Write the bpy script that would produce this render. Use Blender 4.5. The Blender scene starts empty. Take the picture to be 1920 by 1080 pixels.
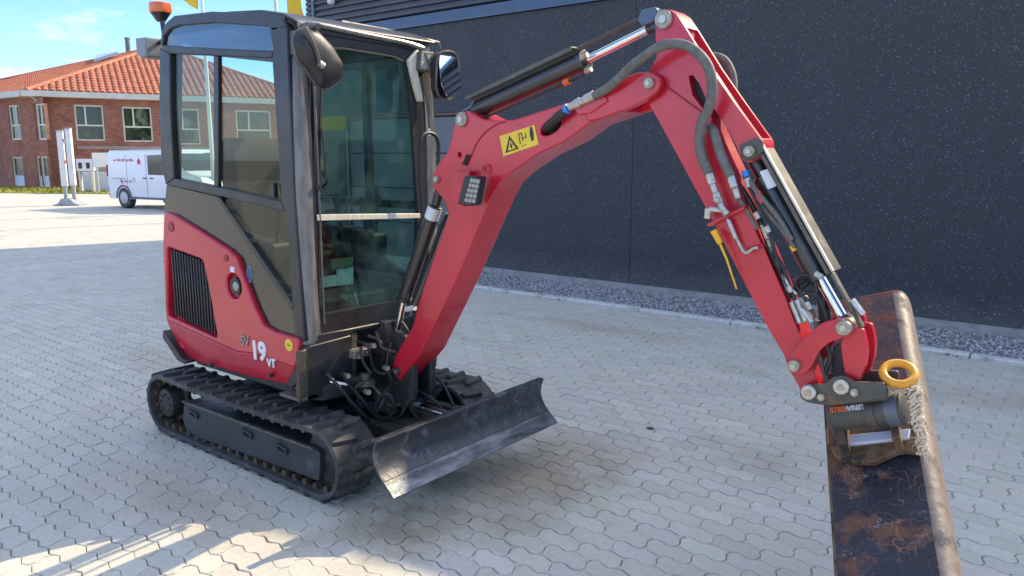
import bpy, bmesh, math, random
from mathutils import Vector, Matrix
import numpy as np
R = math.radians
random.seed(7)
S = bpy.context.scene
COL = S.collection
# ---------------------------------------------------------------- camera, sky, sun, exposure
cam = bpy.data.objects.new('camera', bpy.data.cameras.new('camera'))
COL.objects.link(cam)
cam.location = (3.47, -2.65, 1.6)
cam.rotation_euler = (R(90 - 9.78), 0, R(38.5))
cam.data.sensor_width = 36
cam.data.lens = 27.188
cam.data.clip_start = 0.05
cam.data.clip_end = 1500
S.camera = cam
SUN_EL, SUN_AZ = 37.0, 18.0          # azimuth clockwise from +Y
w = bpy.data.worlds.new('World'); S.world = w; w.use_nodes = True
nt = w.node_tree; nt.nodes.clear()
N = nt.nodes.new; Lk = nt.links.new
sky = N('ShaderNodeTexSky'); sky.sky_type = 'NISHITA'; sky.sun_disc = False
sky.sun_elevation = R(SUN_EL); sky.sun_rotation = R(SUN_AZ)
sky.air_density = 1.0; sky.dust_density = 0.7; sky.ozone_density = 1.0
bg = N('ShaderNodeBackground'); bg.inputs[1].default_value = 0.15
tc = N('ShaderNodeTexCoord'); mp = N('ShaderNodeMapping'); mp.inputs['Scale'].default_value = (1, 1, 3.2)
mp.inputs['Location'].default_value = (1.3, .4, 0)
nz = N('ShaderNodeTexNoise'); nz.inputs['Scale'].default_value = 2.6; nz.inputs['Detail'].default_value = 7; nz.inputs['Roughness'].default_value = .62
cr = N('ShaderNodeValToRGB'); cr.color_ramp.elements[0].position = .50; cr.color_ramp.elements[1].position = .68
mx = N('ShaderNodeMixRGB'); mx.inputs[2].default_value = (4.2, 4.3, 4.4, 1); hs = N('ShaderNodeHueSaturation'); hs.inputs['Saturation'].default_value = .74
Lk(tc.outputs['Generated'], mp.inputs[0]); Lk(mp.outputs[0], nz.inputs[0]); Lk(nz.outputs[0], cr.inputs[0]); Lk(cr.outputs[0], mx.inputs[0])
Lk(sky.outputs[0], hs.inputs['Color']); 
gz = N('ShaderNodeSeparateXYZ'); Lk(tc.outputs['Generated'], gz.inputs[0])
zr = N('ShaderNodeValToRGB'); zr.color_ramp.elements[0].position = .0; zr.color_ramp.elements[0].color = (.46, .62, .90, 1)
zr.color_ramp.elements[1].position = .85; zr.color_ramp.elements[1].color = (1, 1, 1, 1)
e_ = zr.color_ramp.elements.new(.25); e_.color = (.20, .38, .74, 1)
mz = N('ShaderNodeMixRGB'); mz.blend_type = 'MULTIPLY'; mz.inputs[0].default_value = 1
Lk(gz.outputs[2], zr.inputs[0]); Lk(hs.outputs[0], mz.inputs[1]); Lk(zr.outputs[0], mz.inputs[2]); Lk(mz.outputs[0], mx.inputs[1]); Lk(mx.outputs[0], bg.inputs[0])
wo = N('ShaderNodeOutputWorld'); Lk(bg.outputs[0], wo.inputs[0])
sl = bpy.data.lights.new('sun', 'SUN'); sl.energy = 2.4; sl.angle = R(0.53); sl.color = (1.0, 0.82, 0.55)
sun = bpy.data.objects.new('sun', sl); COL.objects.link(sun)
_sd = Vector((math.sin(R(SUN_AZ)) * math.cos(R(SUN_EL)), math.cos(R(SUN_AZ)) * math.cos(R(SUN_EL)), math.sin(R(SUN_EL))))
sun.rotation_euler = _sd.to_track_quat('Z', 'Y').to_euler()
sun.location = (5, 20, 20)
S.view_settings.view_transform = 'Standard'; S.view_settings.look = 'None'
S.view_settings.exposure = 1.58; S.view_settings.gamma = 1; S.view_settings.use_curve_mapping = False
S.render.engine = 'CYCLES'
S.cycles.max_bounces = 8; S.cycles.transparent_max_bounces = 16

# ---------------------------------------------------------------- materials
def mat(name, c1, c2=None, scale=8, rough=.5, metal=0, bump=0, bscale=None, coat=0, c3=None, c3scale=3, c3lo=.6, c3hi=.7, rvar=0, det=4, attr=None, spec=.5, stretch=None):
    m = bpy.data.materials.new(name); m.use_nodes = True
    t = m.node_tree; n = t.nodes; l = t.links; b = n['Principled BSDF']
    b.inputs['Roughness'].default_value = rough; b.inputs['Metallic'].default_value = metal
    b.inputs['Coat Weight'].default_value = coat; b.inputs['Coat Roughness'].default_value = .08
    b.inputs['Specular IOR Level'].default_value = spec
    g = n.new('ShaderNodeTexCoord'); src = g.outputs['Object']
    if stretch:
        q = n.new('ShaderNodeMapping'); q.inputs['Scale'].default_value = stretch; l.new(src, q.inputs[0]); src = q.outputs[0]
    def noise(sc, d=det):
        x = n.new('ShaderNodeTexNoise'); x.inputs['Scale'].default_value = sc; x.inputs['Detail'].default_value = d; x.inputs['Roughness'].default_value = .6
        l.new(src, x.inputs[0]); return x
    b.inputs['Base Color'].default_value = (*c1, 1)
    if c2:
        x = noise(scale); r = n.new('ShaderNodeValToRGB')
        r.color_ramp.elements[0].position = .35; r.color_ramp.elements[1].position = .65
        r.color_ramp.elements[0].color = (*c1, 1); r.color_ramp.elements[1].color = (*c2, 1)
        l.new(x.outputs[0], r.inputs[0]); out = r.outputs[0]
        if c3:
            y = noise(c3scale, 8); r2 = n.new('ShaderNodeValToRGB')
            r2.color_ramp.elements[0].position = c3lo; r2.color_ramp.elements[1].position = c3hi
            l.new(y.outputs[0], r2.inputs[0]); k = n.new('ShaderNodeMixRGB'); k.inputs[2].default_value = (*c3, 1)
            l.new(r2.outputs[0], k.inputs[0]); l.new(out, k.inputs[1]); out = k.outputs[0]
            rr = n.new('ShaderNodeMapRange'); rr.inputs[3].default_value = rough; rr.inputs[4].default_value = min(1, rough + .35)
            l.new(r2.outputs[0], rr.inputs[0]); l.new(rr.outputs[0], b.inputs['Roughness'])
        if attr:
            a = n.new('ShaderNodeAttribute'); a.attribute_name = 'tone'
            k = n.new('ShaderNodeMixRGB'); k.blend_type = 'MULTIPLY'; k.inputs[0].default_value = 1
            l.new(out, k.inputs[1]); l.new(a.outputs['Color'], k.inputs[2]); out = k.outputs[0]
        l.new(out, b.inputs['Base Color'])
    if rvar and not c3:
        x = noise(scale * 1.7); r = n.new('ShaderNodeMapRange'); r.inputs[1].default_value = .3; r.inputs[2].default_value = .7
        r.inputs[3].default_value = max(0, rough - rvar); r.inputs[4].default_value = rough + rvar
        l.new(x.outputs[0], r.inputs[0]); l.new(r.outputs[0], b.inputs['Roughness'])
    if bump:
        x = noise(bscale or scale * 4, 5); u = n.new('ShaderNodeBump'); u.inputs['Strength'].default_value = bump; u.inputs['Distance'].default_value = .01
        l.new(x.outputs[0], u.inputs['Height']); l.new(u.outputs[0], b.inputs['Normal'])
    return m
def glass(name, tint, rough=.0, refl=1.0, dirt=0.0, dirtcol=(.5, .5, .45)):
    m = bpy.data.materials.new(name); m.use_nodes = True
    t = m.node_tree; n = t.nodes; l = t.links; n.clear()
    tr = n.new('ShaderNodeBsdfTransparent'); tr.inputs[0].default_value = (*tint, 1)
    gl = n.new('ShaderNodeBsdfGlossy'); gl.inputs['Roughness'].default_value = rough; gl.inputs[0].default_value = (refl, refl, refl, 1)
    fr = n.new('ShaderNodeFresnel'); ge = n.new('ShaderNodeNewGeometry'); mr = n.new('ShaderNodeMapRange'); mr.inputs[3].default_value = 1.5; mr.inputs[4].default_value = 1/1.5; l.new(ge.outputs['Backfacing'], mr.inputs[0]); l.new(mr.outputs[0], fr.inputs[0])
    mx = n.new('ShaderNodeMixShader'); l.new(fr.outputs[0], mx.inputs[0]); l.new(tr.outputs[0], mx.inputs[1]); l.new(gl.outputs[0], mx.inputs[2])
    o = n.new('ShaderNodeOutputMaterial'); fin = mx.outputs[0]
    if dirt:
        df = n.new('ShaderNodeBsdfDiffuse'); df.inputs[0].default_value = (*dirtcol, 1)
        g = n.new('ShaderNodeTexCoord'); x = n.new('ShaderNodeTexNoise'); x.inputs['Scale'].default_value = 5; x.inputs['Detail'].default_value = 8; x.inputs['Roughness'].default_value = .65
        l.new(g.outputs['Object'], x.inputs[0]); r = n.new('ShaderNodeMapRange'); r.inputs[1].default_value = .42; r.inputs[2].default_value = .75; r.inputs[4].default_value = dirt
        l.new(x.outputs[0], r.inputs[0]); m2 = n.new('ShaderNodeMixShader'); l.new(r.outputs[0], m2.inputs[0]); l.new(fin, m2.inputs[1]); l.new(df.outputs[0], m2.inputs[2]); fin = m2.outputs[0]
    l.new(fin, o.inputs[0]); return m

RED = mat('faded_red_paint', (.46, .006, .022), (.54, .010, .030), 5, .36, bump=.05, bscale=60, coat=.45, rvar=.08, c3=(.30,.10,.07), c3scale=9, c3lo=.70, c3hi=.80)
BLK = mat('gloss_black_paint', (.020, .021, .024), (.030, .031, .034), 6, .3, bump=.05, bscale=30, coat=.5, c3=(.10, .095, .085), c3scale=5, c3lo=.55, c3hi=.85)
PILLAR = mat('pillar_sheen_paint', (.08, .079, .075), (.17, .165, .155), 9, .3, coat=.5, stretch=(3, 3, .6), c3=(.22, .21, .19), c3scale=7, c3lo=.5, c3hi=.85)  # black gloss pillar, its reflection of sunlit ground lightened into the colour
CABBLK = mat('cab_frame_black', (.010, .011, .014), (.018, .018, .019), 5, .42, coat=.15, rvar=.08)
PANEL = mat('smoked_panel', (.010, .010, .009), (.018, .017, .015), 4, .2, coat=.45, rvar=.05)
DARK = mat('dirty_black_steel', (.012, .012, .013), (.028, .026, .024), 14, .55, bump=.25, bscale=60, c3=(.10, .075, .05), c3scale=11, c3lo=.58, c3hi=.75)
GREASE = mat('greasy_brown_steel', (.03, .025, .02), (.08, .06, .04), 22, .5, bump=.3, bscale=70)
RUB = mat('track_rubber', (.028, .028, .030), (.055, .053, .050), 18, .72, bump=.35, bscale=80, c3=(.17, .155, .135), c3scale=8, c3lo=.48, c3hi=.75)
PLATE = mat('track_frame_paint', (.024, .027, .034), (.036, .038, .044), 7, .42, bump=.12, bscale=40, c3=(.09, .075, .06), c3scale=9, c3lo=.58, c3hi=.72)
BLADEM = mat('scuffed_blade_steel', (.022, .024, .028), (.035, .037, .043), 9, .36, bump=.15, bscale=50, c3=(.10, .11, .125), c3scale=16, c3lo=.55, c3hi=.68)
BLADELOW = mat('polished_blade_edge', (.035, .038, .045), (.15, .165, .19), 11, .35, metal=.6, bump=.2, bscale=60, stretch=(1, .5, 3))
CHROME = mat('chrome_rod', (.75, .76, .78), None, rough=.12, metal=1)
STEEL = mat('zinc_fitting', (.55, .54, .50), (.40, .38, .34), 60, .35, metal=.8, bump=.1)
BOLT = mat('pin_head_steel', (.42, .38, .30), (.28, .25, .20), 50, .42, metal=.6, bump=.2)
HOSE = mat('grey_braided_hose', (.10, .098, .088), (.15, .145, .13), 40, .62, bump=.3, bscale=220)
HOSEB = mat('black_hose', (.012, .012, .013), (.025, .025, .026), 40, .5, bump=.2, bscale=160)
CYL = mat('cylinder_black', (.018, .018, .019), (.034, .032, .030), 10, .3, coat=.4, c3=(.12, .10, .08), c3scale=12, c3lo=.6, c3hi=.8)
COVER = mat('cylinder_guard', (.07, .065, .055), (.11, .10, .085), 9, .45, c3=(.20, .18, .14), c3scale=12, c3lo=.55, c3hi=.75, stretch=(1, 1, 1))
OLIVE = mat('olive_coupler_paint', (.055, .052, .043), (.085, .078, .06), 12, .5, bump=.2, c3=(.20, .10, .05), c3scale=14, c3lo=.62, c3hi=.72)
NAVY = mat('bucket_navy_rust', (.006, .007, .016), (.014, .015, .028), 9, .36, bump=.25, bscale=60, c3=(.12, .048, .026), c3scale=6, c3lo=.54, c3hi=.61)
RUSTN = mat('bucket_rusty_inside', (.018, .010, .016), (.035, .02, .03), 9, .5, bump=.3, bscale=60, c3=(.17, .05, .03), c3scale=9, c3lo=.44, c3hi=.62)
TAN = mat('bucket_dusty_back', (.17, .125, .095), (.25, .19, .15), 25, .55, bump=.12, bscale=90, c3=(.08, .075, .075), c3scale=16, c3lo=.5, c3hi=.66)
RUSTY = mat('rusty_bracket', (.08, .045, .022), (.17, .10, .05), 16, .7, bump=.5, bscale=60, c3=(.03, .026, .024), c3scale=12, c3lo=.5, c3hi=.6)
WHITE = mat('white_paint', (.72, .72, .70), (.60, .60, .58), 9, .4, bump=.05)
LABEL = mat('white_label', (.70, .72, .74), (.62, .64, .67), 20, .5)
CREAMM = mat('cream_bar', (.50, .46, .36), (.62, .58, .47), 14, .45, stretch=(1, 4, 1))
YEL = mat('warning_yellow', (.78, .56, .03), (.70, .48, .02), 20, .45)
INK = mat('ink_and_shade_black', (.02, .02, .02), None, rough=.5)
ORANGE = mat('orange_plastic', (.70, .13, .02), (.60, .10, .02), 12, .3, coat=.5)
YRING = mat('yellow_ring_paint', (.78, .36, .02), (.62, .26, .02), 12, .42, bump=.1, c3=(.30, .16, .06), c3scale=14, c3lo=.6, c3hi=.7)
YCAP = mat('yellow_cap', (.80, .42, .01), None, rough=.45)
BLUE = mat('blue_band', (.03, .20, .60), None, rough=.4)
BLUST = mat('blue_sticker', (.06, .11, .22), (.14, .20, .32), 60, .4)
LENS = mat('lamp_lens', (.42, .42, .38), (.25, .25, .22), 90, .2, metal=.5, bump=.5, bscale=150)
SEATM = mat('seat_fabric', (.014, .008, .009), (.022, .016, .014), 12, .85, bump=.2)
INT = mat('cab_interior_plastic', (.018, .020, .020), (.03, .032, .03), 12, .6, bump=.1)
OLDY = mat('olive_beige', (.16, .13, .05), (.20, .17, .08), 12, .8)
MIRR = mat('mirror_glass', (.85, .88, .9), None, rough=.03, metal=1)
ROPE = mat('frayed_rope', (.74, .62, .46), (.55, .44, .31), 60, .9, bump=.6, bscale=160)
GF = glass('cab_side_glass', (.88, .94, .89), refl=.5, dirt=.02, dirtcol=(.35, .38, .30))
GFR = glass('cab_front_glass', (.58, .74, .70), refl=1.1, dirt=.22, dirtcol=(.14, .24, .22))  # teal film holds dirt and also paints in glare
GTOP = glass('cab_upper_glass', (.40, .50, .60), rough=.02, refl=1.6)

def scribble(m, scale, width, col, lo=.5, amt=1.0, stretch=None, maskscale=3, mlo=.45, mhi=.6):
    """thin wandering scratches: narrow bands of a warped noise, in patches"""
    t = m.node_tree; n = t.nodes; l = t.links; b = n['Principled BSDF']; k0 = b.inputs['Base Color'].links
    g = n.new('ShaderNodeTexCoord'); src = g.outputs['Object']
    if stretch: q = n.new('ShaderNodeMapping'); q.inputs['Scale'].default_value = stretch; q.inputs['Rotation'].default_value = (.3, .2, .5); l.new(src, q.inputs[0]); src = q.outputs[0]
    x = n.new('ShaderNodeTexNoise'); x.inputs['Scale'].default_value = scale; x.inputs['Detail'].default_value = 2; x.inputs['Distortion'].default_value = 1.2; l.new(src, x.inputs[0])
    s_ = n.new('ShaderNodeMath'); s_.operation = 'SUBTRACT'; s_.inputs[1].default_value = lo; l.new(x.outputs[0], s_.inputs[0])
    a = n.new('ShaderNodeMath'); a.operation = 'ABSOLUTE'; l.new(s_.outputs[0], a.inputs[0])
    r = n.new('ShaderNodeMapRange'); r.inputs[1].default_value = 0; r.inputs[2].default_value = width; r.inputs[3].default_value = amt; r.inputs[4].default_value = 0; l.new(a.outputs[0], r.inputs[0])
    y = n.new('ShaderNodeTexNoise'); y.inputs['Scale'].default_value = maskscale; y.inputs['Detail'].default_value = 4; l.new(g.outputs['Object'], y.inputs[0])
    r2 = n.new('ShaderNodeMapRange'); r2.inputs[1].default_value = mlo; r2.inputs[2].default_value = mhi; l.new(y.outputs[0], r2.inputs[0])
    mu = n.new('ShaderNodeMath'); mu.operation = 'MULTIPLY'; l.new(r.outputs[0], mu.inputs[0]); l.new(r2.outputs[0], mu.inputs[1])
    k = n.new('ShaderNodeMixRGB'); k.inputs[2].default_value = (*col, 1); l.new(mu.outputs[0], k.inputs[0]); l.new(k0[0].from_socket, k.inputs[1]); l.new(k.outputs[0], b.inputs['Base Color'])
scribble(NAVY, 9, .012, (.24, .10, .06), maskscale=4, mlo=.40, mhi=.55); scribble(NAVY, 22, .02, (.20, .085, .05), lo=.47, maskscale=5, mlo=.46, mhi=.6); scribble(NAVY, 14, .005, (.25, .26, .30), lo=.56, maskscale=6)
scribble(RUSTN, 16, .03, (.20, .07, .04), maskscale=6, mlo=.4, mhi=.55)
scribble(BLADEM, 20, .012, (.16, .17, .20), stretch=(1, 1, .25), maskscale=5, mlo=.42, mhi=.56); scribble(BLADEM, 45, .02, (.12, .13, .15), stretch=(1, 1, .3), maskscale=4, mlo=.45, mhi=.6)
scribble(BLADELOW, 50, .03, (.04, .045, .05), stretch=(1, 1, .3), maskscale=6)
scribble(RED, 26, .004, (.72, .25, .22), maskscale=3, mlo=.52, mhi=.62, amt=.6); scribble(RED, 40, .006, (.16, .02, .02), lo=.45, maskscale=4, mlo=.55, mhi=.65, amt=.7)
scribble(PLATE, 30, .01, (.12, .11, .10), maskscale=4)
scribble(COVER, 24, .01, (.03, .03, .03), maskscale=5)
# ---------------------------------------------------------------- mesh helpers
class MB:
    def __init__(s): s.v = []; s.f = []
    def add(s, v, f):
        o = len(s.v); s.v += [tuple(p) for p in v]; s.f += [tuple(i + o for i in q) for q in f]; return s
    def box(s, a, b):
        x0, y0, z0 = a; x1, y1, z1 = b
        v = [(x, y, z) for x in (x0, x1) for y in (y0, y1) for z in (z0, z1)]
        return s.add(v, [(0,1,3,2),(4,6,7,5),(0,4,5,1),(2,3,7,6),(0,2,6,4),(1,5,7,3)])
    def prism(s, pts, a, b, ax=1):
        n = len(pts)
        def P(p, k):
            if ax == 1: return (p[0], k, p[1])
            if ax == 0: return (k, p[0], p[1])
            return (p[0], p[1], k)
        v = [P(p, a) for p in pts] + [P(p, b) for p in pts]
        return s.add(v, [tuple(range(n)), tuple(range(2*n-1, n-1, -1))] + [(i, (i+1) % n, (i+1) % n + n, i+n) for i in range(n)])
    def ring(s, o, i_, a, b, ax=1):
        n = len(o)
        def P(p, k):
            if ax == 1: return (p[0], k, p[1])
            if ax == 0: return (k, p[0], p[1])
            return (p[0], p[1], k)
        v = [P(p, a) for p in o] + [P(p, a) for p in i_] + [P(p, b) for p in o] + [P(p, b) for p in i_]
        f = []
        for k in range(n):
            j = (k+1) % n
            f += [(k, j, n+j, n+k), (2*n+k, 3*n+k, 3*n+j, 2*n+j), (k, 2*n+k, 2*n+j, j), (n+k, n+j, 3*n+j, 3*n+k)]
        return s.add(v, f)
    def tube(s, pts, r, n=10, close=False):
        pts = [Vector(p) for p in pts]; m = len(pts); rr = r if isinstance(r, (list, tuple)) else [r]*m
        T = []
        for i in range(m):
            if close: t = pts[(i+1) % m] - pts[i-1]
            else: t = pts[min(i+1, m-1)] - pts[max(i-1, 0)]
            T.append(t.normalized())
        u = T[0].orthogonal().normalized(); v = []; 
        for i in range(m):
            u = (u - T[i]*u.dot(T[i])).normalized(); w_ = T[i].cross(u)
            for k in range(n):
                a = 2*math.pi*k/n; v.append(pts[i] + (u*math.cos(a) + w_*math.sin(a))*rr[i])
        f = []
        for i in range(m if close else m-1):
            j = (i+1) % m
            for k in range(n): f.append((i*n+k, i*n+(k+1) % n, j*n+(k+1) % n, j*n+k))
        if not close: f += [tuple(range(n-1, -1, -1)), tuple(range((m-1)*n, m*n))]
        return s.add(v, f)
    def cyl(s, p0, p1, r, n=20, r2=None): return s.tube([p0, p1], [r, r2 if r2 is not None else r], n)
    def frame(s, fr, a, b):      # box in a local frame (o, u, v, w)
        o, U, V, W_ = fr; c = MB().box(a, b)
        return s.add([o + U*p[0] + V*p[1] + W_*p[2] for p in c.v], c.f)
    def fpoly(s, fr, pts, a, b):
        o, U, V, W_ = fr; c = MB().prism(pts, a, b, 2)
        return s.add([o + U*p[0] + V*p[1] + W_*p[2] for p in c.v], c.f)
def smooth_path(pts, k=6, close=False):
    P = [Vector(p) for p in pts]; n = len(P); out = []
    for i in range(n if close else n-1):
        if close: a, b, c, d = P[i-1], P[i], P[(i+1) % n], P[(i+2) % n]
        else: a, b, c, d = P[max(i-1, 0)], P[i], P[i+1], P[min(i+2, n-1)]
        for j in range(k):
            t = j/k; out.append(.5*((2*b) + (c-a)*t + (2*a-5*b+4*c-d)*t*t + (3*b-a-3*c+d)*t**3))
    if not close: out.append(P[-1])
    return out
def mk(name, mb, m, parent=None, bev=0, seg=2, sm=True, ang=35, **props):
    me = bpy.data.meshes.new(name); me.from_pydata(mb.v, [], mb.f)
    bm = bmesh.new(); bm.from_mesh(me); bmesh.ops.recalc_face_normals(bm, faces=bm.faces); bm.to_mesh(me); bm.free()
    if m: me.materials.append(m)
    if sm:
        me.polygons.foreach_set('use_smooth', [True]*len(me.polygons)); me.set_sharp_from_angle(angle=R(ang))
    o = bpy.data.objects.new(name, me); COL.objects.link(o)
    if parent: o.parent = parent
    if bev:
        d = o.modifiers.new('bevel', 'BEVEL'); d.width = bev; d.segments = seg; d.limit_method = 'ANGLE'; d.angle_limit = R(30)
        d.harden_normals = False; d.use_clamp_overlap = True
    for k, v in props.items(): o[k] = v
    return o
def tag(o, label, cat, group=None):
    o['label'] = label; o['category'] = cat
    if group: o['group'] = group
    return o
def thing(name, label, cat, group=None, loc=(0, 0, 0), rz=0):
    o = bpy.data.objects.new(name, None); COL.objects.link(o); o.location = loc; o.rotation_euler = (0, 0, rz); o.empty_display_size = .2
    return tag(o, label, cat, group)
def text(name, body, size, m, parent, origin, U, V, depth=.001, **props):
    c = bpy.data.curves.new(name, 'FONT'); c.body = body; c.size = size; c.extrude = depth; c.align_x = 'CENTER'; c.align_y = 'CENTER'; c.offset = props.pop('bold', 0)
    c.materials.append(m)
    tmp = bpy.data.objects.new(name, c); COL.objects.link(tmp)
    dg = bpy.context.evaluated_depsgraph_get(); me = bpy.data.meshes.new_from_object(tmp.evaluated_get(dg))
    bpy.data.objects.remove(tmp)
    o = bpy.data.objects.new(name, me); COL.objects.link(o)
    U = Vector(U).normalized(); V = Vector(V); V = (V - U*V.dot(U)).normalized(); W_ = U.cross(V)
    M = Matrix.Identity(4)
    for i in range(3): M[i][0] = U[i]; M[i][1] = V[i]; M[i][2] = W_[i]; M[i][3] = origin[i]
    me.transform(M)
    if parent: o.parent = parent
    for k, v in props.items(): o[k] = v
    return o
def pinhead(name, p, r, m, parent, ax='y', d=.014, hole=True):
    mb = MB(); x, y, z = p
    mb.tube([(x, y+.004, z), (x, y-d*.7, z), (x, y-d, z)], [r, r, r*.86], 22)
    o = mk(name, mb, m, parent)
    if hole: mk('pin_recess', MB().tube([(x, y-d+.002, z), (x, y-d-.004, z)], r*.42, 12), STEEL if m is not STEEL else BOLT, o)
    return o

# ================================================================ SETTING: ground
GX0, GX1, GY0, GY1 = -400, 400, -120, 400
JOINT = mat('paver_joint_sand', (.21, .195, .165), (.42, .40, .34), 2.2, .95, bump=.4, bscale=80)
PAVM = mat('concrete_paver', (.515, .490, .415), (.60, .57, .485), 45, .85, bump=.5, bscale=260, attr=True, c3=(.43, .40, .335), c3scale=1.1, c3lo=.56, c3hi=.8, det=8)
def stain(m, spots, col, rz=1):
    t = m.node_tree; n = t.nodes; l = t.links; b = n['Principled BSDF']
    for (x_, y_, rx, ry, amt) in spots:
        src = b.inputs['Base Color'].links[0].from_socket
        g = n.new('ShaderNodeTexCoord'); mp = n.new('ShaderNodeMapping'); mp.vector_type = 'TEXTURE'; mp.inputs['Location'].default_value = (x_, y_, 0); mp.inputs['Scale'].default_value = (rx, ry, rz); l.new(g.outputs['Object'], mp.inputs[0])
        le = n.new('ShaderNodeVectorMath'); le.operation = 'LENGTH'; l.new(mp.outputs[0], le.inputs[0])
        nz_ = n.new('ShaderNodeTexNoise'); nz_.inputs['Scale'].default_value = 5; nz_.inputs['Detail'].default_value = 9; nz_.inputs['Roughness'].default_value = .7; l.new(g.outputs['Object'], nz_.inputs[0])
        ad = n.new('ShaderNodeMath'); ad.operation = 'MULTIPLY_ADD'; ad.inputs[1].default_value = 1.6; l.new(nz_.outputs[0], ad.inputs[0]); l.new(le.outputs['Value'], ad.inputs[2])
        mr = n.new('ShaderNodeMapRange'); mr.inputs[1].default_value = 1.0; mr.inputs[2].default_value = 1.9; mr.inputs[3].default_value = amt; mr.inputs[4].default_value = 0; l.new(ad.outputs[0], mr.inputs[0])
        k = n.new('ShaderNodeMixRGB'); k.blend_type = 'MULTIPLY'; k.inputs[2].default_value = (*col, 1); l.new(mr.outputs[0], k.inputs[0]); l.new(src, k.inputs[1]); l.new(k.outputs[0], b.inputs['Base Color'])
stain(PAVM, [(1.25, .3, .55, .9, .75), (1.1, -.55, .35, .3, .6), (.2, -.95, .9, .25, .35), (2.1, 1.2, .5, .35, .3), (-2.6, .3, .7, .3, .3), (2.9, 3.2, .9, .3, .3), (-.3, 3.4, 1.2, .25, .3)], (.52, .42, .31))
def far_ground_mat():
    m = mat('distant_paving', (.505, .48, .405), (.57, .545, .46), 2.5, .9, bump=.15, bscale=60, c3=(.35, .33, .30), c3scale=.6, c3lo=.55, c3hi=.8)
    t = m.node_tree; n = t.nodes; l = t.links; b = n['Principled BSDF']; src = b.inputs['Base Color'].links[0].from_socket
    g = n.new('ShaderNodeTexCoord'); mp = n.new('ShaderNodeMapping'); mp.inputs['Rotation'].default_value = (0, 0, 0)
    br = n.new('ShaderNodeTexBrick'); br.inputs['Scale'].default_value = 1; br.inputs['Brick Width'].default_value = .204; br.inputs['Row Height'].default_value = .102
    br.inputs['Mortar Size'].default_value = .006; br.inputs['Color1'].default_value = (1, 1, 1, 1); br.inputs['Color2'].default_value = (.84, .84, .86, 1); br.inputs['Mortar'].default_value = (.62, .6, .57, 1); br.offset = .5
    k = n.new('ShaderNodeMixRGB'); k.blend_type = 'MULTIPLY'; k.inputs[0].default_value = 1
    l.new(g.outputs['Object'], mp.inputs[0]); l.new(mp.outputs[0], br.inputs[0]); l.new(src, k.inputs[1]); l.new(br.outputs[0], k.inputs[2]); l.new(k.outputs[0], b.inputs['Base Color'])
    return m
FARP = far_ground_mat()
PX0, PX1, PY0, PY1 = -8.976, 5.0, -3.1, 4.30     # area paved with modelled pavers
ground = MB()
def quad(mb, x0, x1, y0, y1, z): mb.add([(x0,y0,z),(x1,y0,z),(x1,y1,z),(x0,y1,z)], [(0,1,2,3)])
quad(ground, GX0, GX1, GY0, GY1, -.0105)
g0 = mk('ground', ground, JOINT, sm=False, kind='structure')
yard = MB()
for a in ((-40, PX0, -30, 60), (PX1, 40, -30, 4.30), (PX0, PX1, -30, PY0)): quad(yard, *a, 0)
quad(yard, PX0, -6.9, PY1, 60, 0)
yard.v = [(a, b, -.003) for a, b, c in yard.v]
yard_o = mk('paved_yard', yard, FARP, sm=False, kind='structure')
# interlocking zigzag pavers in running bond: long axis along X, every second row shifted by half a stone
def zz(t, p, A):      # sawtooth, zero at multiples of p/2
    t = (t / p) % 1.0
    return A * (4*t if t < .25 else (2-4*t if t < .75 else 4*t-4))
BW, BL = .204, .102
def paver_outline(i, j, inset):
    g = inset; x0 = i*BW + (BW/2 if j % 2 else 0); x1 = x0+BW; y0, y1 = j*BL, (j+1)*BL
    ks = (0, 1, 3, 5, 7, 8); bot, top = [], []
    for k in ks:
        x = x0 + k*BW/8; s = zz(x, BW/2, .0095); xx = x + (g if k == 0 else (-g if k == 8 else 0))
        bot.append((xx, y0+s+g)); top.append((xx, y1+s-g))
    A = .009
    rgt_ = [(x1-g+A, y0+BL*.3), (x1-g-A, y0+BL*.7)]; lft = [(x0+g-A, y0+BL*.7), (x0+g+A, y0+BL*.3)]
    return (bot + rgt_ + top[::-1] + lft)[::-1]
camp = np.array([3.47, -2.65, 1.6]); yaw = R(38.5); pit = R(9.78)
fwd = np.array([-math.sin(yaw)*math.cos(pit), math.cos(yaw)*math.cos(pit), -math.sin(pit)]); rgt = np.array([math.cos(yaw), math.sin(yaw), 0]); upv = np.cross(rgt, fwd)
def in_view(p, marg=.12):
    q = np.array(p) - camp; z = q @ fwd
    if z < .3: return None
    x, y = (q @ rgt)/z, (q @ upv)/z
    return (z if abs(x) < .662+marg and abs(y) < .3724+marg else None)
cells = []
for j in range(int(math.floor(PY0/BL)), int(PY1/BL)):
    for i in range(int(PX0/BW) - (j % 2), int(PX1/BW)+1):
        cells.append((i, j))
def covered(x, y): return -.80 < x < .75 and (-.57 < y < .56)
scored = []
rest = []
for i, j in cells:
    x, y = (i+.5)*BW, (j+.5)*BL
    z = in_view((x, y, 0), -.01)
    if z and not covered(x, y): scored.append((z, i, j))
    else: rest.append((i, j))
scored.sort(); single = [(i, j) for z, i, j in scored[:300]]; rest += [(i, j) for z, i, j in scored[300:]]
rnd = random.Random(3)
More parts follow.
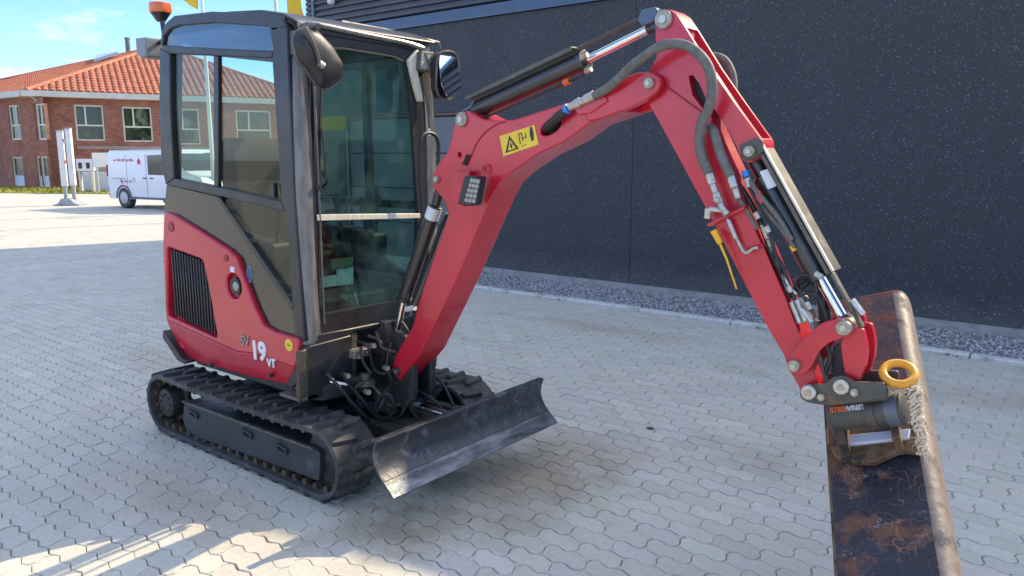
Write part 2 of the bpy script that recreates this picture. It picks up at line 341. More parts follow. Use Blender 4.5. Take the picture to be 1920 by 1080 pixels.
def paver_geo(i, j):
    dz = rnd.uniform(-.0016, .0012); tx, ty = rnd.uniform(-.012, .012), rnd.uniform(-.008, .008)
    cx, cy = (i+.5)*BW, (j+.5)*BL; vs = []
    gi = rnd.uniform(-.0010, .0009); ra = rnd.gauss(0, .006); jx, jy = rnd.gauss(0, .0008), rnd.gauss(0, .0008)
    for g, z in ((.0042, 0), (.0022, -.0026), (.0019, -.013)):
        for x, y in paver_outline(i, j, g+gi): vs.append((x+jx-(y-cy)*ra, y+jy+(x-cx)*ra, z+dz+(x-cx)*tx+(y-cy)*ty))
    n = len(vs)//3; f = [tuple(range(n))]
    for r_ in (0, 1):
        for k in range(n): f.append((r_*n+k, r_*n+n+k, r_*n+n+(k+1) % n, r_*n+(k+1) % n))
    t = rnd.gauss(1, .036); c = (t*rnd.uniform(.98, 1.02), t, t*rnd.uniform(.97, 1.03), 1)
    return vs, f, c
def paver_mesh(name, lst, parent, **props):
    V, Fc, Cc = [], [], []
    for i, j in lst:
        v, f, c = paver_geo(i, j); o = len(V); V += v; Fc += [tuple(k+o for k in q)[::-1] for q in f]; Cc += [c]*len(v)
    me = bpy.data.meshes.new(name); me.from_pydata(V, [], Fc); me.materials.append(PAVM)
    a = me.color_attributes.new('tone', 'FLOAT_COLOR', 'POINT'); a.data.foreach_set('color', np.array(Cc, dtype=np.float32).ravel())
    o = bpy.data.objects.new(name, me); COL.objects.link(o); o.parent = parent
    for k, v in props.items(): o[k] = v
    return o
paver_mesh('paver_field', rest, yard_o, kind='stuff')
for c_ in single: paver_mesh('paver', [c_], yard_o)

# ---- kerb, gravel strip, plinth
KERBM = mat('kerb_concrete', (.52, .52, .48), (.64, .635, .59), 30, .85, bump=.4, bscale=120, c3=(.20, .19, .16), c3scale=4, c3lo=.6, c3hi=.75)
kerb = thing('kerb', 'long row of pale concrete kerb stones along the gravel strip', 'kerb')
x = -7.4; k = 0
while x < 9:
    mk('kerb_stone', MB().box((x+.004, 4.310+random.uniform(-.004,.004), -.05), (x+.992, 4.415, .030+random.uniform(-.004, .004))), KERBM, kerb, bev=.012, seg=2)
    x += 1.0
GRAVM = mat('bluish_gravel', (.26, .27, .28), (.46, .465, .47), 60, .85, attr=True)
gr = MB(); gcol = []
V, Fc, Cc = [], [], []
rg = random.Random(11)
for q in range(21000):
    X = rg.uniform(-6.5, 8.5); Y = rg.uniform(4.425, 5.33); s = rg.uniform(.010, .021); z = rg.uniform(-.012, .006)
    a = rg.uniform(0, 6.28); ca, sa = math.cos(a)*s, math.sin(a)*s; h = s*rg.uniform(.6, 1.1); o = len(V)
    V += [(X+ca, Y+sa, z), (X-sa, Y+ca, z), (X-ca*.9, Y-sa*.8, z), (X+sa, Y-ca, z), (X+sa*.2, Y+ca*.1, z+h)]
    Fc += [(o, o+1, o+4), (o+1, o+2, o+4), (o+2, o+3, o+4), (o+3, o, o+4)]
    t = rg.uniform(.35, 1.35); Cc += [(t, t*1.0, t*rg.uniform(.95, 1.1), 1)]*5
me = bpy.data.meshes.new('gravel'); me.from_pydata(V, [], Fc); me.materials.append(GRAVM)
a = me.color_attributes.new('tone', 'FLOAT_COLOR', 'POINT'); a.data.foreach_set('color', np.array(Cc, dtype=np.float32).ravel())
go = bpy.data.objects.new('gravel', me); COL.objects.link(go); tag(go, 'bluish grey gravel strip between kerb and dark wall', 'gravel'); go['kind'] = 'stuff'
gb = MB(); quad(gb, -6.9, 9, 4.415, 5.41, -.008); mk('gravel_bed', gb, JOINT, sm=False, kind='structure')

# ================================================================ dark hall
WALLM = mat('dark_aggregate_panel', (.021, .024, .028), (.038, .042, .047), 70, .6, bump=.6, bscale=130, det=10, c3=(.045, .050, .056), c3scale=.9, c3lo=.48, c3hi=.75)
def specks(m, sc, th, col):
    t = m.node_tree; n = t.nodes; l = t.links; b = n['Principled BSDF']; src = b.inputs['Base Color'].links[0].from_socket
    g = n.new('ShaderNodeTexCoord'); vo = n.new('ShaderNodeTexVoronoi'); vo.inputs['Scale'].default_value = sc
    l.new(g.outputs['Object'], vo.inputs[0])
    sp = n.new('ShaderNodeSeparateColor'); l.new(vo.outputs['Color'], sp.inputs[0])
    c1 = n.new('ShaderNodeMath'); c1.operation = 'GREATER_THAN'; c1.inputs[1].default_value = th; l.new(sp.outputs[0], c1.inputs[0])
    c2 = n.new('ShaderNodeMath'); c2.operation = 'LESS_THAN'; c2.inputs[1].default_value = .34; l.new(vo.outputs['Distance'], c2.inputs[0])
    mu = n.new('ShaderNodeMath'); mu.operation = 'MULTIPLY'; l.new(c1.outputs[0], mu.inputs[0]); l.new(c2.outputs[0], mu.inputs[1])
    m2 = n.new('ShaderNodeMath'); m2.operation = 'MULTIPLY'; l.new(mu.outputs[0], m2.inputs[0]); l.new(sp.outputs[1], m2.inputs[1])
    k = n.new('ShaderNodeMixRGB'); k.inputs[2].default_value = (*col, 1); l.new(m2.outputs[0], k.inputs[0]); l.new(src, k.inputs[1]); l.new(k.outputs[0], b.inputs['Base Color'])
specks(WALLM, 80, .91, (.28, .30, .31))
specks(WALLM, 120, .50, (.12, .13, .138)); specks(WALLM, 210, .4, (.085, .092, .098))
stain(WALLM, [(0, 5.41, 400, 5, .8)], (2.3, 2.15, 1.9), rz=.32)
CLAD = mat('dark_ribbed_cladding', (.045, .048, .058), (.06, .062, .072), 3, .45, bump=.05)
TRIM = mat('blue_grey_flashing', (.05, .08, .125), (.06, .09, .135), 4, .32, coat=.3)
DOORM = mat('grey_sectional_door', (.10, .11, .12), (.125, .135, .145), 5, .5)
FLOORM = mat('roof_felt', (.06, .06, .06), (.09, .09, .09), 5, .9)
HALL_H = 5.02
hall = thing('dark_hall', 'large dark hall with speckled wall panels below ribbed metal cladding', 'building', loc=(0, 0, 0))
HX0, HX1, HY = -6.95, 10.4, 5.41
def roofz(x_): return 4.92 + (2.5-x_)*.185
HL = roofz(HX0)
core = MB(); core.prism([(HX0+.05, -.02), (HX1, -.02), (HX1, roofz(HX1)-.02), (HX0+.05, HL-.03)], HY+.10, 13.6); core.box((-8.95, 6.85, -.02), (HX0+.05, 10.5, HL-.02))  # left wing added out of sight to cast the yard's far shadow edge
mk('wall', core, FLOORM, hall, sm=False)
joints = [HX0, -6.3, -1.14, HX1]
mk('plinth', MB().box((HX0, HY+.01, -.02), (HX1, HY+.12, .075)), mat('plinth_concrete', (.26, .26, .25), (.36, .355, .335), 9, .85, bump=.3), hall, bev=.006)
for a_, b_ in zip(joints[:-1], joints[1:]):
    if a_ == -6.3:      # bay with the sectional door
        mk('wall_panel', MB().prism([(a_+.004, 2.18), (-3.65, 2.18), (-3.65, .078), (b_-.002, .078), (b_-.002, 3.37), (a_+.004, 3.37)], HY, HY+.1), WALLM, hall, bev=.003); b_ = -3.65
        for kk in range(4):
            mk('door_panel', MB().box((a_+.055, HY+.05, .08+kk*.515), (b_-.055, HY+.09, .585+kk*.515)), DOORM, hall, bev=.01)
        mk('door_frame', MB().box((a_+.004, HY+.01, .078), (a_+.05, HY+.1, 2.176)).box((b_-.05, HY+.01, .078), (b_-.004, HY+.1, 2.176)), TRIM, hall, bev=.003)
        mk('door_lintel', MB().box((a_+.052, HY+.01, 2.145), (b_-.052, HY+.1, 2.176)), mat('rusty_red_lintel', (.16, .06, .05), (.12, .06, .05), 6, .6), hall)
    else:
        mk('wall_panel', MB().box((a_+.002, HY, .078), (b_-.002, HY+.1, 3.37)), WALLM, hall, bev=.003)
mk('flashing', MB().prism([(HY-.035, 3.375), (HY-.035, 3.40), (HY-.012, 3.53), (HY+.1, 3.55), (HY+.1, 3.375)], HX0, HX1, 0), TRIM, hall, bev=.003)
z = 3.55
while z < HL-.1:
    xe = min(HX1, 2.5-(z+.092-4.92)/.185)
    mk('cladding_slat', MB().prism([(HY+.03, z+.002), (HY-.004, z+.014), (HY-.004, z+.052), (HY+.03, z+.066), (HY+.03, z+.090), (HY+.1, z+.090), (HY+.1, z+.002)], HX0+.03, xe, 0), CLAD, hall, sm=False)
    z += .0915
mk('corner_trim', MB().box((HX0-.03, HY-.02, 3.56), (HX0+.03, HY+.12, HL)), TRIM, hall, bev=.004)
mk('roof_edge', MB().prism([(HX0-.06, HL), (HX1, roofz(HX1)), (HX1, roofz(HX1)+.06), (HX0-.06, HL+.06)], HY-.05, 13.7).box((-9.0, 6.8, HL), (HX0-.06, 10.6, HL+.06)), TRIM, hall)
z = .1
added_wing = MB()
while z < HL-.08:
    added_wing.prism([(6.82, z), (6.80, z+.02), (6.80, z+.06), (6.82, z+.08), (6.86, z+.08), (6.86, z)], -8.98, HX0-.03, 0); z += .09
mk('added_wing_cladding', added_wing, CLAD, hall, sm=False, kind='stuff')
# small dome lamp at the hall corner
for nm, pq in (('wall_lamp', [(-6.447,5.360,3.915)][0]), ):
    o = thing(nm, 'small round white lamp on the ribbed cladding above the cab', 'lamp', loc=pq)
    mk('mounting_arm', MB().tube([(0, .08, .10), (0, .0, .10), (0, 0, .03)], .014, 8), TRIM, o)
    mk('lamp_dome', MB().tube([(0, 0, .045), (0, 0, .03), (0, 0, 0), (0, 0, -.03), (0, 0, -.048)], [.03, .052, .062, .052, .02], 20), WHITE, o)
o = thing('security_camera', 'white security camera at the corner of the hall cladding', 'camera', loc=[(-6.754,5.330,4.001)][0])
mk('camera_body', MB().tube([(0, .0, 0), (.02, -.11, -.02)], .032, 14), WHITE, o, bev=.004); mk('bracket', MB().tube([(0, .09, .05), (0, 0, .03)], .012, 8), WHITE, o)

# ================================================================ brick building in the distance
BRICK = mat('red_brick_wall', (.27, .085, .05), (.36, .13, .08), 1.5, .85, c3=(.42, .20, .13), c3scale=.8, c3lo=.55, c3hi=.8)
def brickify(m):
    t = m.node_tree; n = t.nodes; l = t.links; b = n['Principled BSDF']; src = b.inputs['Base Color'].links[0].from_socket
    at = n.new('ShaderNodeUVMap'); br = n.new('ShaderNodeTexBrick'); br.inputs['Scale'].default_value = 1; br.inputs['Brick Width'].default_value = .24; br.inputs['Row Height'].default_value = .075
    br.inputs['Mortar Size'].default_value = .008; br.inputs['Color1'].default_value = (1.1, 1.05, 1, 1); br.inputs['Color2'].default_value = (.62, .6, .62, 1); br.inputs['Mortar'].default_value = (.95, 1.5, 1.7, 1)
    k = n.new('ShaderNodeMixRGB'); k.blend_type = 'MULTIPLY'; k.inputs[0].default_value = 1
    l.new(at.outputs[0], br.inputs[0]); l.new(src, k.inputs[1]); l.new(br.outputs[0], k.inputs[2]); l.new(k.outputs[0], b.inputs['Base Color'])
brickify(BRICK)
TILE = mat('orange_clay_tiles', (.36, .115, .06), (.50, .175, .09), 2.2, .8, bump=.3, bscale=12, c3=(.27, .085, .05), c3scale=1.6, c3lo=.5, c3hi=.75)
FASC = mat('cream_fascia', (.50, .47, .40), (.58, .55, .48), 2, .5)
FRAMEW = mat('cream_window_frame', (.62, .58, .46), (.68, .64, .52), 4, .5)
PANE = mat('pane_painted_reflection', (.03, .045, .022), (.012, .016, .014), .9, .06, spec=.8, c3=(.10, .13, .04), c3scale=1.4, c3lo=.5, c3hi=.62)  # green patches paint tree reflections into the pane colour
INFILL = mat('pale_blue_infill', (.48, .54, .62), (.56, .60, .66), 3, .5)
bld = thing('brick_building', 'two storey red brick building with orange tiled hipped roof beyond the yard', 'building')
A0 = Vector((*(-37.218,12.519), 0)); B1 = Vector((*(-33.254,22.700), 0)); B2 = Vector((*(-45.203,12.019), 0))
U1 = (B1-A0).normalized(); U2 = (B2-A0).normalized(); Zv = Vector((0, 0, 1))
n1 = Vector((U1.y, -U1.x, 0)); n2 = Vector((-U2.y, U2.x, 0))      # outward normals (towards the yard)
cam_dir = (Vector((3.47, -2.65, 0)) - A0)
if n1.dot(cam_dir) < 0: n1 = -n1
if n2.dot(cam_dir) < 0: n2 = -n2
F1 = (A0, U1, Zv, n1); F2 = (A0, U2, Zv, n2)
LB, LA, EZ = 13.0, 9.0, 4.40
def facade(fr, L_, holes, parent):
    """brick wall with real openings: cells between the opening edges, openings left out"""
    xs = sorted({0, L_, *[h[0] for h in holes], *[h[1] for h in holes]}); zs = sorted({-.2, EZ-.12, *[h[2] for h in holes], *[h[3] for h in holes]})
    o, U, V, W_ = fr; verts = []; faces = []; uv = []
    def add4(p, q):
        k = len(verts); verts.extend(p); faces.append((k, k+1, k+2, k+3)); uv.extend(q)
    P = lambda a, b, c: o + U*a + V*b + W_*c
    for i in range(len(xs)-1):
        for j in range(len(zs)-1):
            cx, cz = (xs[i]+xs[i+1])/2, (zs[j]+zs[j+1])/2
            if any(h[0] < cx < h[1] and h[2] < cz < h[3] for h in holes): continue
            a, b, c, d = xs[i], xs[i+1], zs[j], zs[j+1]
            add4([P(a, c, 0), P(b, c, 0), P(b, d, 0), P(a, d, 0)], [(a, c), (b, c), (b, d), (a, d)])
    for a, b, c, d in holes:
        for p, q in (((a, c), (a, d)), ((b, d), (b, c)), ((a, d), (b, d)), ((b, c), (a, c))):
            add4([P(*p, 0), P(*q, 0), P(*q, -.16), P(*p, -.16)], [p, q, (q[0]+.1, q[1]+.1), (p[0]+.1, p[1]+.1)])
    me = bpy.data.meshes.new('brick_wall'); me.from_pydata([tuple(v) for v in verts], [], faces); me.materials.append(BRICK)
    ul = me.uv_layers.new(name='UVMap')
    for li, lp in enumerate(me.loops): ul.data[li].uv = uv[lp.vertex_index]
    ob = bpy.data.objects.new('brick_wall', me); COL.objects.link(ob); ob.parent = parent
def rect(p): return (min(p[0][0], p[1][0]), max(p[0][0], p[1][0]), min(p[0][1], p[1][1]), max(p[0][1], p[1][1]))
H1 = [rect(q) for q in ([(1.612,3.967), (2.841,2.271)], [(3.673,3.930), (4.992,2.237)], [(5.953,3.919), (7.236,2.119)])]
H1 += [(H1[2][0]+3.1, H1[2][0]+4.9, H1[2][2], H1[2][3])]
H2 = [rect(q) for q in ([(2.777,3.965), (1.638,2.313)], [(0.120,3.946), (-0.882,2.286)], [(2.973,1.496), (1.819,0.079)], [(0.391,1.525), (-0.729,0.087)])]
H2 += [rect([(6.029,4.025), (4.865,2.294)])]
facade(F1, LB, H1, bld); facade(F2, LA, H2, bld)
mk('wall_core', MB().frame((A0, U1, Zv, n1), (.2, -.2, -7.5), (LB-.05, EZ-.15, -.17)).frame((A0, U2, Zv, n2), (.2, -.2, -5), (LA-.05, EZ-.15, -.17)), FLOORM, bld, sm=False)
def window(fr, h, kind):
    a, b, c, d = h; t = .07
    f = MB().frame(fr, (a, c, -.13), (a+t, d, -.05)).frame(fr, (b-t, c, -.13), (b, d, -.05)).frame(fr, (a+t, d-t, -.13), (b-t, d, -.05)).frame(fr, (a+t, c, -.13), (b-t, c+t, -.05))
    w_ = mk('window' if kind != 'door' else 'glazed_door', f, FRAMEW, bld, sm=False)
    if kind == 'big':
        m_ = a + (b-a)*.37; zt = c + (d-c)*.43
        mk('mullion', MB().frame(fr, (a+t, zt-.035, -.125), (b-t, zt+.035, -.055)).frame(fr, (m_-.035, zt+.035, -.125), (m_+.035, d-t, -.055)), FRAMEW, w_, sm=False)
        for q in ((a+t, m_-.035, zt+.035, d-t), (m_+.035, b-t, zt+.035, d-t), (a+t, b-t, c+t, zt-.035)):
            mk('pane', MB().frame(fr, (q[0], q[2], -.11), (q[1], q[3], -.10)), PANE, w_, sm=False)
    elif kind == 'tall':
        m_ = a + (b-a)*.36; zt = c + (d-c)*.42
        mk('mullion', MB().frame(fr, (a+t, zt-.035, -.125), (b-t, zt+.035, -.055)).frame(fr, (m_-.03, zt+.035, -.125), (m_+.03, d-t, -.055)), FRAMEW, w_, sm=False)
        for q in ((a+t, m_-.03, zt+.035, d-t), (m_+.03, b-t, zt+.035, d-t), (a+t, b-t, c+t, zt-.035)):
            mk('pane', MB().frame(fr, (q[0], q[2], -.11), (q[1], q[3], -.10)), PANE, w_, sm=False)
    else:
        zt = c + (d-c)*.36
        mk('lower_infill', MB().frame(fr, (a+t, c+t, -.12), (b-t, zt, -.08)), INFILL, w_, sm=False)
        mk('pane', MB().frame(fr, (a+t, zt, -.11), (b-t, d-t, -.10)), INFILL if kind == 'blind' else PANE, w_, sm=False)
for h in H1: window(F1, h, 'big')
for h in H2[:2] + H2[4:]: window(F2, h, 'tall')
window(F2, H2[2], 'door'); window(F2, H2[3], 'door')
# eaves, gutter, string course, downpipe
mk('eaves_board', MB().frame(F1, (-.5, EZ-.13, .0), (LB+.4, EZ+.14, .50)).frame(F2, (.25, EZ-.128, .0), (LA+.4, EZ+.142, .50)), FASC, bld, sm=False)
mk('string_course', MB().frame(F1, (1.6, 1.86, -.02), (LB, 2.02, .035)), mat('brown_string_course', (.30, .20, .15), (.36, .25, .19), 2, .7), bld, sm=False)
gut = smooth_path([A0+U1*(-.25)+n1*.45+Zv*(EZ-.05), A0+U1*(.05)+n1*.2+Zv*(EZ-.22), A0+U1*.12+n1*.07+Zv*(EZ-.45)], 5) + [A0+U1*.12+n1*.07+Zv*.0]
mk('downpipe', MB().tube(gut, .055, 8), FASC, bld)
# hipped roof, with courses of pantiles as real ridges
AP = Vector([(-40.946,20.798,7.681)][0]); RE = Vector([(-62.356,19.612,6.951)][0])
E0 = A0 + n1*.45 - U1*.25 + Zv*(EZ+.14); E1 = A0 + U1*(LB+.4) + n1*.5 + Zv*(EZ+.14); _n = (AP-E0).cross(RE-E0).normalized(); _h = _n.cross(Zv).normalized(); _h = _h if _h.dot(U2) > 0 else -_h; E2 = E0 + _h*21
mk('roof', MB().add([E0, E1, AP, E2, RE, E1-n1*9, AP], [(0, 1, 2), (0, 2, 4, 3), (1, 5, 6)]), TILE, bld, sm=False)
def pantiles(E, D, L_, P1, P0, name, cols):
    """ridged strips running up the slope between the eaves edge and the hip lines"""
    D = D.normalized(); mb = MB(); nrm = D.cross((P1-E)).normalized()
    if nrm.z < 0: nrm = -nrm
    up = nrm.cross(D).normalized()
    if up.z < 0: up = -up
    return mb, D, up, nrm
def slope(E, Dend, tops, pitch):
    D = (Dend-E).normalized(); L_ = (Dend-E).length
    T = [((t-E).dot(D), t) for t in tops]
    nrm = D.cross(tops[0]-E).normalized(); nrm = nrm if nrm.z > 0 else -nrm
    up = nrm.cross(D).normalized(); up = up if up.z > 0 else -up
    pts = [(0, 0)] + [(s, (t-E).dot(up)) for s, t in T] + [(L_, 0)]
    def hgt(s):
        h = 0
        for (a, ha), (b, hb) in zip(pts[:-1], pts[1:]):
            if a <= s <= b and b > a: h = max(h, ha + (hb-ha)*(s-a)/(b-a))
        return h
    mb = MB(); s = 0; k = 0
    while s < L_-pitch:
        h = hgt(s+pitch/2)
        if h > .3:
            n_ = int(h/.36)
            for q in range(n_+1):
                a = q*.36; b = min(a+.38, h)
                if b-a < .05: continue
                p = [E + D*(s+x_*pitch) + up*a + nrm*(z_+.035) for x_, z_ in ((.05, 0), (.3, .05), (.6, .05), (.85, 0))]
                r_ = [E + D*(s+x_*pitch) + up*b + nrm*(z_+.008) for x_, z_ in ((.05, 0), (.3, .05), (.6, .05), (.85, 0))]
                mb.add(p + r_, [(0, 1, 5, 4), (1, 2, 6, 5), (2, 3, 7, 6), (0, 3, 2, 1)])
        s += pitch; k += 1
    return mb
mk('pantile_course', slope(E0, E1, [AP], .30), TILE, bld, sm=False, kind='stuff')
mk('pantile_course', slope(E0, E2, [AP, RE], .34), TILE, bld, sm=False, kind='stuff')
HIPM = mat('hip_ridge_tiles', (.42, .12, .06), (.5, .16, .08), 3, .7)
mk('hip_ridge', MB().tube([E0, AP], .12, 8).tube([AP, RE], .12, 8).tube([AP, E1], .12, 8), HIPM, bld)
fl = Vector([(-46.371,21.593,8.146)][0])
mk('chimney', MB().tube([fl-Zv*1.2, fl+Zv*.55], .15, 14).tube([fl+Zv*.55, fl+Zv*.62], .18, 14), mat('grey_flue', (.12, .12, .12), (.2, .19, .18), 4, .5), bld)
sk = [Vector(p) for p in [(-42.940,17.934,6.712), (-42.337,19.052,7.178), (-46.269,20.397,7.607), (-48.460,20.571,7.629)]]
mk('roof_light', MB().add([tuple(p+Zv*.18) for p in sk] + [tuple(p) for p in sk], [(0,1,2,3),(4,7,6,5),(0,4,5,1),(1,5,6,2),(2,6,7,3),(3,7,4,0)]), mat('pale_roof_light', (.45, .48, .52), (.5, .5, .5), 2, .3), bld, sm=False)

# lawn strip, low wall, sign board, cabinet before the building
GRASSM = mat('dry_lawn', (.20, .22, .03), (.32, .30, .06), 8, .95, bump=.4, bscale=40)
gs = [Vector(p) for p in [(-42.887,9.798,0.038), (-31.665,16.169,0.094), (-26.785,13.534,0.025), (-36.782,8.137,0.039)]]
lw = MB().add([(p.x, p.y, .03) for p in gs] + [(p.x, p.y, -.02) for p in gs], [(0,1,2,3),(0,4,5,1),(1,5,6,2),(2,6,7,3),(3,7,4,0)])
tag(mk('lawn_strip', lw, GRASSM, sm=False), 'yellow green grass strip at the foot of the brick building', 'grass')['kind'] = 'stuff'
# tufts so that the strip has an uneven edge
tf = MB(); rg2 = random.Random(5)
for q in range(1800):
    s_, t_ = rg2.random(), rg2.random()
    p = gs[0].lerp(gs[1], s_).lerp(gs[3].lerp(gs[2], s_), t_); h_ = rg2.uniform(.05, .16); d_ = rg2.uniform(0, 6.28)
    tf.add([(p.x-.05*math.cos(d_), p.y-.05*math.sin(d_), .02), (p.x+.05*math.cos(d_), p.y+.05*math.sin(d_), .02), (p.x, p.y, .02+h_)], [(0, 1, 2)])
tag(mk('grass_tufts', tf, GRASSM, sm=False), 'ragged tufts of grass along the lawn by the brick building', 'grass')['kind'] = 'stuff'
def facing_box(name, label, cat, pts, depth, m, **k):
    """box standing on a front rectangle given by its lower left, lower right corners and height"""
    a, b, h0, h1 = pts; a = Vector((a[0], a[1], 0)); b = Vector((b[0], b[1], 0)); u = (b-a).normalized(); n_ = Vector((u.y, -u.x, 0))
    fr = (a, u, Zv, n_)
    return tag(mk(name, MB().frame(fr, (0, h0, -depth), ((b-a).length, h1, 0)), m, bev=.015), label, cat), fr, (b-a).length
p_ = [(-31.970,12.093,0.468), (-29.732,15.151,0.411)]
facing_box('low_wall', 'low pale blue grey wall behind the white van', 'wall', (p_[0], p_[1], -.02, .85), .2, INFILL)
p_ = [(-33.045,12.516,0.669), (-30.676,15.678,0.642)]
facing_box('hedge_wall', 'beige rendered wall just above the low grey wall behind the van', 'wall', (p_[0], p_[1], -.02, 1.22), .2, mat('beige_render', (.40, .33, .24), (.34, .27, .19), 3, .85))
p_ = [(-31.111,12.265,1.377), (-30.371,13.237,1.375)]
sg = thing('sign_board', 'blank cream sign board on two posts left of the white van', 'sign')
a = Vector((p_[0][0], p_[0][1], 0)); b = Vector((p_[1][0], p_[1][1], 0)); u = (b-a).normalized(); n_ = Vector((u.y, -u.x, 0)); fr = (a, u, Zv, n_); L_ = (b-a).length
mk('board', MB().frame(fr, (0, 1.08, -.04), (L_, 1.68, 0)), mat('cream_board', (.74, .71, .62), (.78, .76, .68), 3, .6), sg, bev=.01)
for s_ in (.12, L_-.12): mk('post', MB().frame(fr, (s_-.04, 0, -.10), (s_+.04, 1.6, -.042)), FASC, sg)
p_ = [(-31.446,11.743,1.157), (-31.040,12.194,1.156)]
cb = thing('white_cabinet', 'white utility cabinet with two small dark windows behind the white posts', 'cabinet')
a = Vector((p_[0][0], p_[0][1], 0)); b = Vector((p_[1][0], p_[1][1], 0)); u = (b-a).normalized(); n_ = Vector((u.y, -u.x, 0)); fr = (a, u, Zv, n_); L_ = (b-a).length
mk('cabinet_body', MB().frame(fr, (0, .92, -.4), (L_, 1.42, 0)), WHITE, cb, bev=.01)
mk('cabinet_leg', MB().frame(fr, (.03, 0, -.3), (.10, .915, -.05)), FASC, cb); mk('cabinet_leg', MB().frame(fr, (L_-.10, 0, -.3), (L_-.03, .915, -.05)), FASC, cb)
for s_ in (.08, L_-.22): mk('opening', MB().frame(fr, (s_, 1.02, .002), (s_+.14, 1.27, .012)), INK, cb)

# ---- white double post stand in the yard
PW = mat('post_white', (.66, .64, .60), (.74, .72, .68), 6, .45)
PG = mat('post_galvanised', (.28, .29, .30), (.36, .36, .37), 9, .5, metal=.4)
p_ = [(-23.237,8.051,0.009)][0]
st = thing('post_stand', 'twin white posts on a grey weighted foot standing alone in the sunlit yard', 'post', loc=(p_[0], p_[1], 0), rz=R(38.5))
for s_, h0, h1 in ((-.10, .60, 2.33), (.17, .62, 2.40)):
    q = mk('post', MB().box((s_-.085, -.06, h0), (s_+.085, .06, h1)), PW, st, bev=.01)
    mk('post_cap', MB().box((s_-.09, -.07, h1), (s_+.09, .07, h1+.04)), PG, q)
    mk('leg', MB().box((s_-.05, -.04, .06), (s_+.05, .04, h0)), PG, st, bev=.01)
mk('cross_tie', MB().box((-.02, -.045, 1.35), (.09, .045, 1.42)), ORANGE, st); mk('cross_tie', MB().box((-.02, -.045, 2.0), (.09, .045, 2.1)), PG, st)
mk('foot', MB().prism([(-.42, 0), (.48, 0), (.30, .08), (.16, .22), (-.12, .22), (-.22, .08)], -.28, .28, 1), PG, st, bev=.02)

# ---- flagpoles with yellow flags
FLAG = mat('yellow_flag_cloth', (.80, .55, .05), (.72, .46, .04), 3, .8)
def flagpole(px, label, flabel, pts):
    o = thing('flagpole', label, 'flagpole', group='flagpoles behind the excavator cab', loc=(px[0], px[1], 0))
    mk('pole', MB().tube([(0, 0, 0), (0, 0, 3), (0, 0, 8.5)], [.06, .055, .035], 12), mat('white_pole', (.70, .72, .70), (.64, .66, .64), 3, .35), o)
    mk('base_plate', MB().tube([(0, 0, 0), (0, 0, .12)], .14, 12), PG, o)
    g = MB(); n_ = 10; A, B, C = [Vector(p) - Vector((px[0], px[1], 0)) for p in pts]   # hoist top, hoist bottom, fly corner (lowest point)
    grid = []
    for i in range(n_+1):
        for j in range(n_+1):
            s_, t_ = i/n_, j/n_
            P0 = A.lerp(B, t_); P1 = (A + (C-B)*.85).lerp(C, t_)
            q = P0.lerp(P1, s_); q = q + Vector((.62, .78, 0))*(.10*math.sin(s_*9+t_*3)*s_)
            g.v.append(tuple(q))
    for i in range(n_):
        for j in range(n_): g.f.append((i*(n_+1)+j, (i+1)*(n_+1)+j, (i+1)*(n_+1)+j+1, i*(n_+1)+j+1))
    g2 = mk('flag', g, FLAG, o, label=flabel); so = g2.modifiers.new('thickness', 'SOLIDIFY'); so.thickness = .004
    return o
fp1 = [(-16.809,9.330,1.452)][0]; fp2 = [(-13.549,9.368,1.466)][0]
flagpole((fp1[0], fp1[1]), 'white flagpole seen through the side window of the cab', 'yellow flag hanging above the cab roof', [(-16.809,9.331,6.693), (-16.908,9.252,5.486), (-17.441,8.828,5.872)])
flagpole((fp2[0], fp2[1]), 'white flagpole just right of the cab roof peak', 'yellow flag drooping above the cab corner', [(-13.339,9.535,6.291), (-13.329,9.543,4.956), (-12.967,9.831,4.981)])

# ---- white van
VANW = mat('white_van_paint', (.62, .64, .70), (.68, .70, .75), 2, .3, coat=.6)
VANG = mat('van_grey_plastic', (.10, .10, .11), (.13, .13, .14), 5, .6)
VANGL = mat('van_window', (.02, .03, .04), None, rough=.06, spec=.9)
va = math.atan2((4.464,-2.537)[1]-(3.470,-2.650)[1], (4.464,-2.537)[0]-(3.470,-2.650)[0])
p_ = [(-21.209,8.386,0.138)][0]
van = thing('white_van', 'white panel van with red lettering parked before the brick building', 'van', loc=(p_[0], p_[1], 0), rz=va)
prof = [(.03, .42), (.0, .75), (.04, 1.40), (.10, 1.68), (.22, 1.75), (2.85, 1.76), (3.15, 1.68), (3.75, 1.16), (4.45, .98), (4.62, .72), (4.62, .30), (.05, .28)]
body = MB(); n_ = len(prof)
secs = [(0.0, .05, .975), (.04, .0, 1.0), (.5, 0, 1.0), (1.14, 0, 1.0), (1.58, .02, 1.0), (1.64, .10, .96)]
for y_, ins, sc in secs:
    for (x_, z_) in prof: body.v.append((x_ + (ins if x_ < 1 else -ins), y_, z_*sc if z_ > 1 else z_))
for k in range(len(secs)-1):
    for i in range(n_): body.f.append((k*n_+i, k*n_+(i+1) % n_, (k+1)*n_+(i+1) % n_, (k+1)*n_+i))
body.f.append(tuple(range(n_))); body.f.append(tuple(range(len(secs)*n_-1, (len(secs)-1)*n_-1, -1)))
mk('body', body, VANW, van, bev=.015, seg=2)
mk('rear_bumper', MB().box((-.06, .05, .28), (.30, 1.6, .56)), VANG, van, bev=.04); mk('front_bumper', MB().box((4.4, .05, .22), (4.68, 1.6, .5)), VANG, van, bev=.04)
